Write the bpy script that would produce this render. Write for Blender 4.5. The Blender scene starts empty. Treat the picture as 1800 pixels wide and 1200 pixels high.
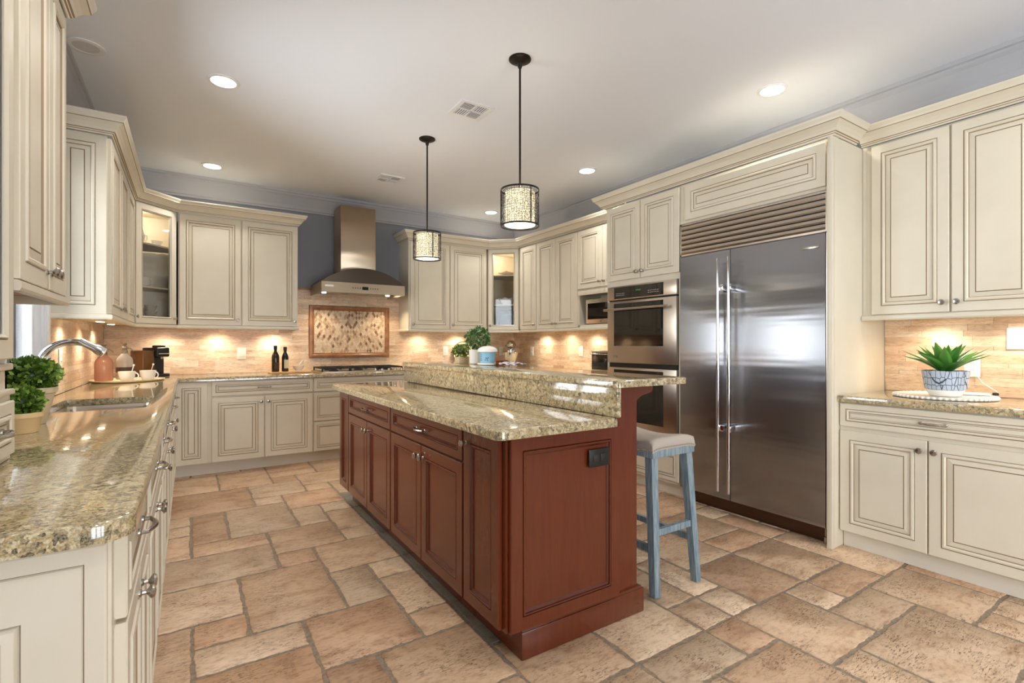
import bpy, bmesh, math, random
from mathutils import Vector, Matrix, noise
R = math.radians
rng = random.Random(11)
C = bpy.context.scene
col = C.collection
# ------------------------------------------------------------------ camera, world, exposure
cam = bpy.data.cameras.new('camera'); camo = bpy.data.objects.new('camera', cam); col.objects.link(camo)
cam.sensor_width = 36; cam.lens = 876/1800*36; cam.shift_y = 4/1800; cam.clip_start = .02
camo.location = (0, 0, 1.22); camo.rotation_euler = (R(90), 0, R(-32.95)); C.camera = camo
C.view_settings.view_transform = 'Standard'; C.view_settings.look = 'None'
C.view_settings.exposure = .68; C.view_settings.gamma = 1
C.view_settings.use_curve_mapping = False
C.cycles.use_denoising = True; C.cycles.max_bounces = 10; C.cycles.diffuse_bounces = 5; C.cycles.transparent_max_bounces = 12
C.cycles.caustics_reflective = False; C.cycles.caustics_refractive = False; C.cycles.sample_clamp_indirect = 6
W = bpy.data.worlds.new('daylight'); C.world = W; W.use_nodes = True
W.node_tree.nodes['Background'].inputs[0].default_value = (.90, .955, 1.0, 1)
W.node_tree.nodes['Background'].inputs[1].default_value = 8.8
DOWN_W, PUCK_W, PEND_W = 38, 10, 5
def light(name, kind, loc, power, color, parent=None, **k):
    d = bpy.data.lights.new(name, kind); d.energy = power; d.color = color
    for a, v in k.items():
        if a != 'rot': setattr(d, a, v)
    o = bpy.data.objects.new(name, d); col.objects.link(o); o.location = loc
    o.rotation_euler = k.get('rot', (0, 0, 0))
    if parent: o.parent = parent
    return o
def portal(name, loc, rot, sx, sy):
    o = light(name, 'AREA', loc, 1, (1, 1, 1), shape='RECTANGLE', size=sx, size_y=sy, rot=rot)
    o.data.cycles.is_portal = True
# room constants
XL, XR, YB, YR, ZC = -.68, 3.93, 6.0, -3.4, 2.9
CT = .912                                                     # counter top height
portal('sink_window_daylight', (XL-.02, 3.17, 1.67), (0, R(-90), 0), 1.2, 1.06)
portal('added_door_daylight', (1.3, YR-.02, 1.2), (R(90), 0, 0), 2.4, 2.2)  # portal at the unseen door added behind the camera for fill daylight
portal('added_window_daylight', (XL-.02, -1.3, 1.55), (0, R(-90), 0), 1.5, 1.8)  # portal at the unseen side window added for more fill daylight

# ------------------------------------------------------------------ materials
def lin(c):
    f = lambda v: v/12.92 if v <= .04045 else ((v+.055)/1.055)**2.4
    return tuple(f(v/255) for v in c)+(1,)
class NT:
    def __init__(s, name):
        s.m = bpy.data.materials.new(name); s.m.use_nodes = True; s.t = s.m.node_tree; s.n = s.t.nodes
        s.b = s.n['Principled BSDF']; s.out = s.n['Material Output']; s._oc = None
    def new(s, typ, ins=None, **props):
        n = s.n.new(typ)
        for a, v in props.items(): setattr(n, a, v)
        for k, v in (ins or {}).items():
            if isinstance(v, bpy.types.NodeSocket): s.t.links.new(v, n.inputs[k])
            else: n.inputs[k].default_value = v
        return n
    def co(s, scale=(1, 1, 1), rot=(0, 0, 0)):
        if not s._oc: s._oc = s.new('ShaderNodeTexCoord')
        return s.new('ShaderNodeMapping', {'Vector': s._oc.outputs['Object'], 'Scale': scale, 'Rotation': rot}).outputs[0]
    def noise(s, scale, detail=4, rough=.55, v=None, dist=0):
        return s.new('ShaderNodeTexNoise', {'Vector': v or s.co(), 'Scale': scale, 'Detail': detail, 'Roughness': rough, 'Distortion': dist}).outputs['Fac']
    def ramp(s, fac, stops, interp='LINEAR'):
        r = s.new('ShaderNodeValToRGB', {'Fac': fac}); r.color_ramp.interpolation = interp
        e = r.color_ramp.elements
        while len(e) < len(stops): e.new(.5)
        for el, (p, c) in zip(e, stops): el.position = p; el.color = c if len(c) == 4 else lin(c)
        return r.outputs[0]
    def mix(s, fac, a, b, mode='MIX'):
        n = s.new('ShaderNodeMix', data_type='RGBA', blend_type=mode)
        for i, v in ((0, fac), (6, a), (7, b)):
            if isinstance(v, bpy.types.NodeSocket): s.t.links.new(v, n.inputs[i])
            else: n.inputs[i].default_value = v if i == 0 or len(v) == 4 else lin(v)
        return n.outputs[2]
    def bump(s, h, strength=.3, dist=.01):
        b = s.new('ShaderNodeBump', {'Height': h, 'Strength': strength, 'Distance': dist})
        s.t.links.new(b.outputs[0], s.b.inputs['Normal'])
    def set(s, **k):
        for a, v in k.items():
            i = s.b.inputs[a.replace('_', ' ')]
            if isinstance(v, bpy.types.NodeSocket): s.t.links.new(v, i)
            else: i.default_value = v
        return s
M = {}
def plain(name, c, rough=.5, metal=0, **k):
    n = NT(name); n.set(Base_Color=lin(c), Roughness=rough, Metallic=metal, **k); M[name] = n.m; return n
def emis(name, c, st):
    n = NT(name); n.set(Base_Color=lin(c), Emission_Color=lin(c), Emission_Strength=st); M[name] = n.m
# painted cabinets with brown glaze in the grooves
n = NT('cream_paint'); f = n.noise(3, 5)
n.set(Base_Color=n.ramp(f, [(.3, (212, 204, 184)), (.7, (220, 212, 194))]), Roughness=.36); M['cream'] = n.m
plain('glaze', (150, 128, 100), .5); plain('toe_paint', (214, 208, 194), .5)
plain('interior', (218, 208, 186), .5)
n = NT('cherry'); v = n.co((9, 9, 1.1)); f = n.noise(5, 6, .6, v, .6); g = n.noise(1.2, 2)
c = n.ramp(f, [(.25, (88, 36, 17)), (.5, (97, 41, 19)), (.78, (105, 46, 22))])
n.set(Base_Color=n.mix(.25, c, n.ramp(g, [(.3, (88, 37, 18)), (.7, (108, 49, 24))])), Roughness=.25, Coat_Weight=.35, Coat_Roughness=.12); M['cherry'] = n.m
plain('cherry_groove', (52, 18, 12), .4)
# granite
def granite(name, base, dark, light_, extra):
    n = NT(name)
    vo = n.new('ShaderNodeTexVoronoi', {'Vector': n.co(), 'Scale': 150}); vr = n.new('ShaderNodeSeparateColor', {'Color': vo.outputs['Color']}).outputs[0]
    v2 = n.new('ShaderNodeTexVoronoi', {'Vector': n.co(), 'Scale': 72, 'Randomness': 1}); v2r = n.new('ShaderNodeSeparateColor', {'Color': v2.outputs['Color']}).outputs[1]
    big = n.noise(7, 4, .6)
    a = n.ramp(vr, [(0, dark), (.18, extra), (.36, base), (.72, light_), (.9, base)], 'CONSTANT')
    b = n.ramp(v2r, [(0, dark), (.15, base), (.55, light_), (.85, extra)], 'CONSTANT')
    c = n.mix(n.ramp(big, [(.35, (0, 0, 0)), (.65, (255, 255, 255))]), a, b)
    fine = n.noise(300, 2)
    c = n.mix(.35, c, n.ramp(fine, [(.35, dark), (.6, light_)]))
    n.set(Base_Color=c, Roughness=.1, Coat_Weight=.6, Coat_Roughness=.03); M[name] = n.m
granite('granite', (178, 154, 110), (54, 48, 38), (214, 200, 164), (128, 114, 86))
# floor stone
def tinted(name, stretch, rough, bumpk, warm, pits=1.0):
    n = NT(name); at = n.new('ShaderNodeAttribute', attribute_name='tint').outputs['Color']
    f = n.noise(4.5, 8, .68, n.co(stretch), .4); g = n.noise(24, 6, .7, n.co(stretch)); p = n.noise(58, 4, .75, n.co((stretch[0]*.7, stretch[1]*1.3, stretch[2]*1.3))); pm = n.noise(5.5, 3, .6, n.co((1.3, 1, 1)))
    W_, K_ = (255, 255, 255), (0, 0, 0)
    c = n.mix(1, at, n.ramp(f, [(.28, warm), (.48, (244, 240, 236)), (.70, W_)]), 'MULTIPLY')
    c = n.mix(.55, c, n.mix(1, c, n.ramp(g, [(.30, (150, 134, 118)), (.52, W_)]), 'MULTIPLY'))
    m = n.mix(1, n.ramp(p, [(.40, W_), (.45, K_)]), n.ramp(pm, [(.44, K_), (.58, W_)]), 'MULTIPLY')
    m = n.mix(1, m, tuple([pits]*3)+(1,), 'MULTIPLY')
    c = n.mix(m, c, (112, 88, 68))
    n.set(Base_Color=c, Roughness=rough); h = n.mix(.5, n.mix(1, W_, m, 'DIFFERENCE'), g); n.bump(h, bumpk, .004); M[name] = n.m
tinted('floor_stone', (1, 2.2, 1), .45, .6, (196, 172, 154))
tinted('travertine', (1, 1, 6), .34, .2, (222, 200, 180), .3)
n = NT('grout'); f = n.noise(60, 4); n.set(Base_Color=n.ramp(f, [(.3, (124, 108, 92)), (.7, (158, 142, 122))]), Roughness=.9); n.bump(f, .5, .004); M['grout'] = n.m
plain('tile_grout', (206, 178, 148), .7)
n = NT('brown_trim_stone'); f = n.noise(12, 5, .6, n.co((1, 1, 1))); n.set(Base_Color=n.ramp(f, [(.3, (122, 78, 46)), (.7, (168, 118, 78))]), Roughness=.35); M['trimstone'] = n.m
# paint
plain('ceiling_paint', (235, 239, 247), .9); plain('wall_paint', (134, 136, 143), .8); plain('trim_white', (172, 172, 176), .5)
plain('fixture_white', (236, 236, 238), .5); plain('speaker_mesh', (208, 208, 208), .7); plain('light_wall', (196, 194, 190), .8)
# metals
def steel(name, c, rough, ani, wav=0, scale=(1, 1, 1)):
    n = NT(name); f = n.noise(60, 3, .6, n.co((30, 30, .3) if ani else (1, 1, 1)))
    n.set(Base_Color=lin(c), Metallic=1.0, Roughness=rough)
    if ani:
        n.set(Anisotropic=1.0, Anisotropic_Rotation=0.0)
        tg = n.new('ShaderNodeTangent', direction_type='RADIAL', axis='Z'); n.t.links.new(tg.outputs[0], n.b.inputs['Tangent'])
    if wav:
        n.bump(n.noise(1.6, 2, .5, n.co(scale)), wav, .02)
    M[name] = n.m
steel('steel', (200, 188, 174), .28, 0); steel('fridge_steel', (160, 161, 165), .26, 1.0, .18, (.4, .4, 4.5)); steel('hood_steel', (176, 160, 140), .28, 1.0); steel('canopy_dark_reflection', (78, 69, 61), .32, 0)  # canopy steel colour darkened to carry the reflection of a dark room
plain('chrome', (226, 226, 228), .08, 1); plain('nickel', (178, 172, 164), .25, 1); plain('bronze', (38, 32, 28), .4, .6)
plain('black_glass', (10, 9, 9), .05, 0, Coat_Weight=.5); plain('black', (16, 15, 15), .45); plain('dark_iron', (26, 25, 25), .6)
plain('toe_steel', (92, 70, 56), .35, .9)
n = NT('clear_glass'); tr = n.new('ShaderNodeBsdfTransparent'); gl = n.new('ShaderNodeBsdfGlossy', {'Roughness': .02}); fr = n.new('ShaderNodeFresnel', {'IOR': 1.35})
mx = n.new('ShaderNodeMixShader', {0: fr.outputs[0], 1: tr.outputs[0], 2: gl.outputs[0]}); n.t.links.new(mx.outputs[0], n.out.inputs[0]); M['glass'] = n.m
def tint_glass(name, c, k=.55):
    n = NT(name); tr = n.new('ShaderNodeBsdfTransparent', {'Color': lin(c)}); n.set(Base_Color=lin(c), Roughness=.08)
    mx = n.new('ShaderNodeMixShader', {0: k, 1: tr.outputs[0], 2: n.b.outputs[0]}); n.t.links.new(mx.outputs[0], n.out.inputs[0]); M[name] = n.m
tint_glass('pink_glass', (206, 158, 134), .5); tint_glass('clear_ware', (232, 226, 214), .35)
# small things
plain('white_ceramic', (238, 234, 226), .18); plain('white_plastic', (240, 238, 232), .35); plain('cream_pot', (226, 196, 146), .6); plain('pale_pot', (214, 196, 164), .6)
plain('soil', (60, 42, 28), .95); plain('linen', (176, 166, 154), .85); plain('oil_glass', (38, 30, 14), .08); plain('dark_glass', (24, 20, 14), .08)
plain('label_cream', (214, 204, 176), .6); plain('label_dark', (60, 40, 26), .6); plain('blue_ware', (150, 196, 222), .25); plain('ink', (40, 48, 80), .6); plain('slate_ware', (54, 80, 94), .25); plain('teal_ware', (92, 126, 138), .25)
plain('board_wood', (206, 160, 108), .5); plain('planter_wood', (206, 188, 152), .6); plain('copper', (190, 120, 84), .25, 1); plain('cloth', (206, 198, 206), .9); plain('cloth_stripe', (92, 86, 112), .9)
plain('twig', (110, 92, 60), .8); plain('outlet_white', (238, 232, 220), .4); plain('slot', (70, 62, 54), .6); plain('brown_clear', (96, 62, 30), .2); plain('blind_white', (236, 240, 244), .5)
plain('siphon_metal', (150, 140, 124), .3, .8); plain('green_display', (60, 120, 50), .4); plain('marks', (190, 186, 178), .5)
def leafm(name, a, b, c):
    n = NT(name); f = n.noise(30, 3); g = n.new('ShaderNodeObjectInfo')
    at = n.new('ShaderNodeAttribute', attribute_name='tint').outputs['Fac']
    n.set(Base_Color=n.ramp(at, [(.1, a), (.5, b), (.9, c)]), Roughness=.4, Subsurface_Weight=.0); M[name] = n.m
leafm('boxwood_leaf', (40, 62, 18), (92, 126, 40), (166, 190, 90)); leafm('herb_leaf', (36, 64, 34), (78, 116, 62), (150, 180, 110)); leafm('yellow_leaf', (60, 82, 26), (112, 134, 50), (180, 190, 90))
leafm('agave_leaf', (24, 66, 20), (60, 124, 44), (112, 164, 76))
n = NT('blue_wood'); v = n.co((14, 14, 1)); f = n.noise(7, 5, .65, v)
n.set(Base_Color=n.ramp(f, [(.3, (84, 106, 124)), (.5, (124, 142, 152)), (.72, (166, 172, 170))]), Roughness=.6); M['blue_wood'] = n.m
n = NT('patterned_pot'); vo = n.new('ShaderNodeTexVoronoi', {'Vector': n.co((1, 1, .55)), 'Scale': 46, 'Randomness': .3}, feature='DISTANCE_TO_EDGE')
n.set(Base_Color=n.ramp(vo.outputs['Distance'], [(.0, (50, 56, 72)), (.03, (50, 56, 72)), (.06, (176, 186, 200))]), Roughness=.5); M['patterned'] = n.m
n = NT('shade_cream'); vo = n.new('ShaderNodeTexVoronoi', {'Vector': n.co(), 'Scale': 80}, feature='DISTANCE_TO_EDGE')
c = n.ramp(vo.outputs['Distance'], [(.03, (150, 124, 84)), (.09, (250, 240, 206))]); n.set(Base_Color=c, Emission_Color=c, Emission_Strength=.42, Roughness=.6); M['shade'] = n.m
emis('lamp_white', (255, 250, 240), 9); emis('bulb_warm', (255, 236, 200), 14); emis('shade_bottom', (255, 248, 232), 3.2)

# ------------------------------------------------------------------ mesh builder
class MB:
    def __init__(s): s.v = []; s.f = []; s.m = []; s.t = []
    def add(s, vs, fs, m=0, t=None):
        b = len(s.v); s.v += [tuple(v) for v in vs]
        for f in fs: s.f.append([b+i for i in f]); s.m.append(m); s.t.append(t)
        return s
    def box(s, x0, y0, z0, x1, y1, z1, m=0, b=0.0, t=None):
        if b <= 0:
            vs = [(x, y, z) for x in (x0, x1) for y in (y0, y1) for z in (z0, z1)]
            return s.add(vs, [(0, 1, 3, 2), (4, 6, 7, 5), (0, 4, 5, 1), (2, 3, 7, 6), (0, 2, 6, 4), (1, 5, 7, 3)], m, t)
        bm = bmesh.new(); bmesh.ops.create_cube(bm, size=1)
        for v in bm.verts: v.co = Vector(((x0+x1)/2+v.co.x*(x1-x0), (y0+y1)/2+v.co.y*(y1-y0), (z0+z1)/2+v.co.z*(z1-z0)))
        bmesh.ops.bevel(bm, geom=bm.edges[:], offset=b, segments=2, profile=.5, affect='EDGES')
        return s.bm(bm, m, t)
    def bm(s, bm, m=0, t=None):
        bm.verts.index_update(); s.add([v.co for v in bm.verts], [[v.index for v in f.verts] for f in bm.faces], m, t); bm.free(); return s
    def lathe(s, prof, c=(0, 0, 0), n=24, m=0, axis='z', sx=1, sy=1, caps=True):
        vs = []; fs = []
        for r, z in prof:
            for i in range(n):
                a = 2*math.pi*i/n; p = (r*math.cos(a)*sx, r*math.sin(a)*sy, z)
                if axis == 'y': p = (p[0], -p[2], p[1])
                if axis == 'x': p = (p[2], p[0], p[1])
                vs.append((c[0]+p[0], c[1]+p[1], c[2]+p[2]))
        for k in range(len(prof)-1):
            for i in range(n):
                j = (i+1) % n; fs.append((k*n+i, k*n+j, (k+1)*n+j, (k+1)*n+i))
        if caps and prof[0][0] > 1e-6: fs.append(tuple(range(n))[::-1])
        if caps and prof[-1][0] > 1e-6: fs.append(tuple((len(prof)-1)*n+i for i in range(n)))
        return s.add(vs, fs, m)
    def tube(s, pts, r, n=10, m=0, caps=True, flat=1):
        pts = [Vector(p) for p in pts]; rs = r if isinstance(r, (list, tuple)) else [r]*len(pts)
        t0 = (pts[1]-pts[0]).normalized(); up = Vector((0, 0, 1)) if abs(t0.z) < .9 else Vector((1, 0, 0))
        u = t0.cross(up).normalized(); vs = []; fs = []
        for k, p in enumerate(pts):
            t = (pts[min(k+1, len(pts)-1)]-pts[max(k-1, 0)]).normalized()
            u = (u-t*u.dot(t)).normalized(); w = t.cross(u)
            for i in range(n):
                a = 2*math.pi*i/n; vs.append(p+(u*math.cos(a)+w*math.sin(a)*flat)*rs[k])
        for k in range(len(pts)-1):
            for i in range(n):
                j = (i+1) % n; fs.append((k*n+i, k*n+j, (k+1)*n+j, (k+1)*n+i))
        if caps: fs += [tuple(range(n))[::-1], tuple((len(pts)-1)*n+i for i in range(n))]
        return s.add(vs, fs, m)
    def bar(s, p0, p1, w, d, m=0, w1=None, d1=None):         # square section bar
        p0, p1 = Vector(p0), Vector(p1); w1 = w1 or w; d1 = d1 or d; vs = []
        t = (p1-p0).normalized()
        ux = Vector((1, 0, 0)) if abs(t.x) < .8 else Vector((0, 0, 1)); uy = t.cross(ux).normalized(); ux = uy.cross(t).normalized()
        for p, a, b in ((p0, w, d), (p1, w1, d1)):
            for i, j in ((-1, -1), (1, -1), (1, 1), (-1, 1)): vs.append(p+ux*i*a/2+uy*j*b/2)
        return s.add(vs, [(3, 2, 1, 0), (4, 5, 6, 7), (0, 1, 5, 4), (1, 2, 6, 5), (2, 3, 7, 6), (3, 0, 4, 7)], m)
    def prism(s, poly, a, b, m=0, axis='z'):                  # poly in the plane across axis
        n = len(poly); P = {'z': lambda p, q: (p[0], p[1], q), 'y': lambda p, q: (p[0], q, p[1]), 'x': lambda p, q: (q, p[0], p[1])}[axis]
        vs = [P(p, a) for p in poly]+[P(p, b) for p in poly]
        return s.add(vs, [tuple(range(n))[::-1], tuple(range(n, 2*n))]+[(i, (i+1) % n, n+(i+1) % n, n+i) for i in range(n)], m)
    def panel(s, x0, x1, z0, z1, y, rings, k=1.0):            # concentric rings; front faces -y at y
        vs = []; fs = []; ms = []
        for ins, d, mt in rings:
            i = ins*k; vs += [(x0+i, y-d, z0+i), (x1-i, y-d, z0+i), (x1-i, y-d, z1-i), (x0+i, y-d, z1-i)]; ms.append(mt)
        for q in range(len(rings)-1):
            for i in range(4):
                j = (i+1) % 4; s.add([vs[q*4+i], vs[q*4+j], vs[q*4+4+j], vs[q*4+4+i]], [(0, 1, 2, 3)], ms[q])
        L = len(rings)-1; s.add(vs[L*4:L*4+4], [(0, 1, 2, 3)], ms[L]); s.add(vs[:4], [(3, 2, 1, 0)], 0)
        return s
    def sweep(s, path, prof, z, closed=False, mats=None):     # plan path; prof = (out to the right, up)
        P = [Vector(p) for p in path]; n = len(P); vs = []; L = len(prof)
        for i, p in enumerate(P):
            a = (P[i]-P[i-1]).normalized() if i > 0 else None; b = (P[i+1]-P[i]).normalized() if i < n-1 else None
            na = Vector((a.y, -a.x)) if a else None; nb = Vector((b.y, -b.x)) if b else None
            d = na if not nb else nb if not na else (na+nb)/(1+na.dot(nb))
            vs += [(p.x+d.x*o, p.y+d.y*o, z+u) for o, u in prof]
        for i in range(n-1):
            for k in range(L-1):
                q = [vs[i*L+k], vs[(i+1)*L+k], vs[(i+1)*L+k+1], vs[i*L+k+1]]; s.add(q, [(3, 2, 1, 0)], mats[k] if mats else 0)
            s.add([vs[i*L], vs[(i+1)*L], vs[(i+1)*L+L-1], vs[i*L+L-1]], [(0, 1, 2, 3)])
        s.add(vs[:L], [tuple(range(L))]); s.add(vs[-L:], [tuple(range(L))[::-1]])
        return s
    def build(s, name, mats, parent=None, loc=(0, 0, 0), rot=0, sharp=38):
        me = bpy.data.meshes.new(name); me.from_pydata(s.v, [], s.f)
        for m in (mats if isinstance(mats, (list, tuple)) else [mats]): me.materials.append(M[m] if isinstance(m, str) else m)
        me.polygons.foreach_set('material_index', s.m)
        if any(t is not None for t in s.t):
            at = me.color_attributes.new('tint', 'FLOAT_COLOR', 'CORNER'); i = 0
            for p, t in zip(me.polygons, s.t):
                c = t if t is not None else (.5, .5, .5, 1)
                for _ in p.vertices: at.data[i].color = c; i += 1
        me.polygons.foreach_set('use_smooth', [True]*len(me.polygons)); me.update(); me.set_sharp_from_angle(angle=R(sharp))
        o = bpy.data.objects.new(name, me); col.objects.link(o); o.location = loc; o.rotation_euler = (0, 0, rot)
        if parent: o.parent = parent
        return o
def fix(o):                                                   # consistent outward normals
    bm = bmesh.new(); bm.from_mesh(o.data); bmesh.ops.recalc_face_normals(bm, faces=bm.faces); bm.to_mesh(o.data); bm.free(); return o
def tag(o, label, cat, group=None):
    o['label'] = label; o['category'] = cat
    if group: o['group'] = group
    return o
def thing(name, label, cat, loc=(0, 0, 0), rot=0, group=None):
    o = bpy.data.objects.new(name, None); col.objects.link(o); o.empty_display_size = .1
    o.location = loc; o.rotation_euler = (0, 0, rot); return tag(o, label, cat, group)
def struct(o): o['kind'] = 'structure'; return o
def dup(root, loc, rot, label, group=None):
    r = root.copy(); col.objects.link(r); r.location = loc; r.rotation_euler = (0, 0, rot); r['label'] = label
    if group: r['group'] = group
    for ch in list(root.children):
        c = ch.copy(); col.objects.link(c); c.parent = r
        for g in list(ch.children):
            d = g.copy(); col.objects.link(d); d.parent = c
    return r
def arc(cx, cy, r, a0, a1, n): return [(cx+r*math.cos(R(a0+(a1-a0)*i/n)), cy+r*math.sin(R(a0+(a1-a0)*i/n))) for i in range(n+1)]
def rrect(x0, y0, x1, y1, r, n=6, corners=(1, 1, 1, 1)):      # corners: sw se ne nw
    out = []
    for k, (cx, cy, a) in enumerate(((x0, y0, 180), (x1, y0, 270), (x1, y1, 0), (x0, y1, 90))):
        if corners[k]: out += arc(cx+(r if k in (0, 3) else -r), cy+(r if k < 2 else -r), r, a, a+90, n)
        else: out.append((cx, cy))
    return out
def offset(poly, d):                                          # inset a ccw polygon
    n = len(poly); out = []
    for i in range(n):
        p, q, r_ = Vector(poly[i-1]), Vector(poly[i]), Vector(poly[(i+1) % n])
        a = (q-p).normalized(); b = (r_-q).normalized(); na = Vector((-a.y, a.x)); nb = Vector((-b.y, b.x))
        out.append(tuple(q+(na+nb)/(1+na.dot(nb))*d))
    return out
def slab(name, poly, z0, z1, mat, holes=(), e=.006, **k):     # stone slab with an eased edge
    bm = bmesh.new(); mb = MB()
    rings = [(poly, z0), (poly, z1-e), (offset(poly, e*.3), z1-e*.3), (offset(poly, e), z1)]; n = len(poly)
    for (pa, za), (pb, zb) in zip(rings, rings[1:]):
        for i in range(n):
            j = (i+1) % n; mb.add([(*pa[i], za), (*pa[j], za), (*pb[j], zb), (*pb[i], zb)], [(0, 1, 2, 3)])
    for z, outer, flip in ((z1, rings[-1][0], 0), (z0, poly, 1)):
        b2 = bmesh.new(); es = []
        for lp in [outer]+list(holes):
            vs = [b2.verts.new((x, y, z)) for x, y in lp]
            es += [b2.edges.new((vs[i], vs[(i+1) % len(vs)])) for i in range(len(vs))]
        bmesh.ops.triangle_fill(b2, edges=es, use_beauty=True)
        bmesh.ops.recalc_face_normals(b2, faces=b2.faces)
        mb.bm(b2)
    for h in holes:
        for i in range(len(h)):
            j = (i+1) % len(h); mb.add([(*h[i], z0), (*h[i], z1), (*h[j], z1), (*h[j], z0)], [(0, 1, 2, 3)])
    o = mb.build(name, mat, **k)
    bm = bmesh.new(); bm.from_mesh(o.data); bmesh.ops.remove_doubles(bm, verts=bm.verts, dist=1e-5); bmesh.ops.recalc_face_normals(bm, faces=bm.faces); bm.to_mesh(o.data); bm.free()
    o.data.set_sharp_from_angle(angle=R(50))
    return o

# ------------------------------------------------------------------ room shell
def wall_with_holes(name, axis, pos, thick, u0, u1, holes, mat):  # axis 'x': plane x=pos, u along y
    mb = MB(); us = sorted({u0, u1, *[h[0] for h in holes], *[h[1] for h in holes]}); zs = sorted({0, ZC, *[h[2] for h in holes], *[h[3] for h in holes]})
    for a, b in zip(us, us[1:]):
        for c, d in zip(zs, zs[1:]):
            if any(h[0] <= a and b <= h[1] and h[2] <= c and d <= h[3] for h in holes): continue
            if axis == 'x': mb.box(min(pos, pos+thick), a, c, max(pos, pos+thick), b, d)
            else: mb.box(a, min(pos, pos+thick), c, b, max(pos, pos+thick), d)
    return struct(mb.build(name, mat))
WIN = (2.62, 3.72, 1.06, 2.28)
wall_with_holes('wall_left', 'x', XL, -.14, YR, YB+.14, [WIN, (-2.2, -.4, .8, 2.3)], 'wall_paint')
wall_with_holes('wall_right', 'x', XR, .14, YR, YB+.14, [], 'wall_paint')
wall_with_holes('wall_back', 'y', YB, .14, XL-.14, XR+.14, [], 'wall_paint')
wall_with_holes('wall_rear', 'y', YR, -.14, XL-.14, XR+.14, [(.1, 2.5, .1, 2.3)], 'light_wall')
struct(MB().box(XL-.14, YR-.14, ZC, XR+.14, YB+.14, ZC+.12).build('ceiling', 'ceiling_paint'))
# ceiling crown
CR = [(.0, -.20), (.016, -.20), (.02, -.185), (.03, -.178), (.04, -.15), (.062, -.105), (.085, -.062), (.098, -.045), (.1, -.03), (.112, -.024), (.115, -.001), (0, -.001)]
struct(fix(MB().sweep([(XL, YR), (XL, YB), (XR, YB), (XR, YR), (XL, YR)], CR, ZC).build('trim_1', 'trim_white')))
# floor: stone pavers on an 8 inch module over a bed of grout
PX, PY, MD = .012, 1.13, .2035
known = '1 12 2 3;3 14 2 2;3 12 1 2;4 13 1 1;4 11 1 2;4 10 1 1;2 10 2 2;2 9 1 1;3 8 2 2;0 12 1 3;0 11 2 1;-1 9 3 2;-1 15 3 3;-1 18 2 3;1 18 2 3;2 16 2 2;2 15 1 1;4 17 2 2;4 16 1 1;-1 11 1 2;-1 7 2 2;1 6 2 3;3 6 1 2;0 6 1 1;-1 4 1 3;0 5 2 1;2 4 2 2;0 3 2 2;2 2 1 2;4 7 1 1;4 5 1 2;4 4 1 1;3 2 2 2;5 1 2 2;7 1 2 2;7 0 2 1;5 -1 2 2;9 1 1 1;9 0 1 1;10 1 1 1;11 1 2 2;13 1 2 2;10 -1 2 2;12 0 1 1;13 0 2 1;12 -1 2 1;14 -2 2 2;11 -3 3 2;8 -2 2 2;5 3 1 2;5 5 1 3;5 8 1 2;5 10 1 3;5 13 1 2'
tl = [tuple(map(int, s_.split())) for s_ in known.split(';')]
occ = set()
for i, j, w, h in tl: occ |= {(a, b) for a in range(i, i+w) for b in range(j, j+h)}
sizes = [(2, 3), (3, 2), (2, 2), (2, 2), (2, 1), (1, 2), (1, 1)]
for j in range(-23, 25):
    for i in range(-4, 20):
        if (i, j) in occ: continue
        opts = [s_ for s_ in sizes if all((i+a, j+b) not in occ for a in range(s_[0]) for b in range(s_[1]))]
        w, h = rng.choice(opts); tl.append((i, j, w, h)); occ |= {(i+a, j+b) for a in range(w) for b in range(h)}
tints = [(218, 186, 154), (222, 193, 162), (214, 178, 146), (228, 203, 174), (219, 189, 158), (210, 174, 142), (225, 199, 170)]
fl = MB(); fl.box(XL-.1, YR-.1, -.06, XR+.1, YB+.1, -.0032, 1)
def jit(x, y, k): return k*noise.noise(Vector((x*11, y*11, 3.3)))
for i, j, w, h in tl:
    g = .0082; x0, y0, x1, y1 = PX+i*MD+g, PY+j*MD+g, PX+(i+w)*MD-g, PY+(j+h)*MD-g
    x0, x1, y0, y1 = max(x0, XL), min(x1, XR), max(y0, YR), min(y1, YB)
    if x1-x0 < .03 or y1-y0 < .03: continue
    nx, ny = max(2, int((x1-x0)/.016)), max(2, int((y1-y0)/.016)); pts = []
    for a in range(nx): pts.append((x0+(x1-x0)*a/nx, y0))
    for a in range(ny): pts.append((x1, y0+(y1-y0)*a/ny))
    for a in range(nx): pts.append((x1-(x1-x0)*a/nx, y1))
    for a in range(ny): pts.append((x0, y1-(y1-y0)*a/ny))
    s1 = rng.random()*50
    out = [(x+jit(x+s1, y, .007)+jit(x*4+s1, y*4, .006), y+jit(x, y+s1+9, .007)+jit(x*4, y*4+s1, .006)) for x, y in pts]
    cx, cy = (x0+x1)/2, (y0+y1)/2
    inn = [(cx+(x-cx)*(1-.006/(x1-x0)), cy+(y-cy)*(1-.006/(y1-y0))) for x, y in out]
    c = rng.choice(tints); k = rng.uniform(.9, 1.04)
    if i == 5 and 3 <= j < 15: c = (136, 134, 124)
    elif 3 <= i < 8 and j < 12: c = tuple(.6*a+.4*b for a, b in zip(c, (206, 184, 152)))
    t = lin(tuple(min(255, v*k) for v in c)); n_ = len(pts)
    vs = [(x, y, -.006) for x, y in pts]+[(x, y, -.002) for x, y in out]+[(x, y, 0) for x, y in inn]
    vs[:n_] = [(x, y, -.0065) for x, y in out]
    fs = [(q*n_+a, q*n_+(a+1) % n_, (q+1)*n_+(a+1) % n_, (q+1)*n_+a) for q in (0, 1) for a in range(n_)]+[tuple(range(2*n_, 3*n_))]
    fl.add(vs, fs, 0, t)
struct(fl.build('floor', ['floor_stone', 'grout'], sharp=60))
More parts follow.
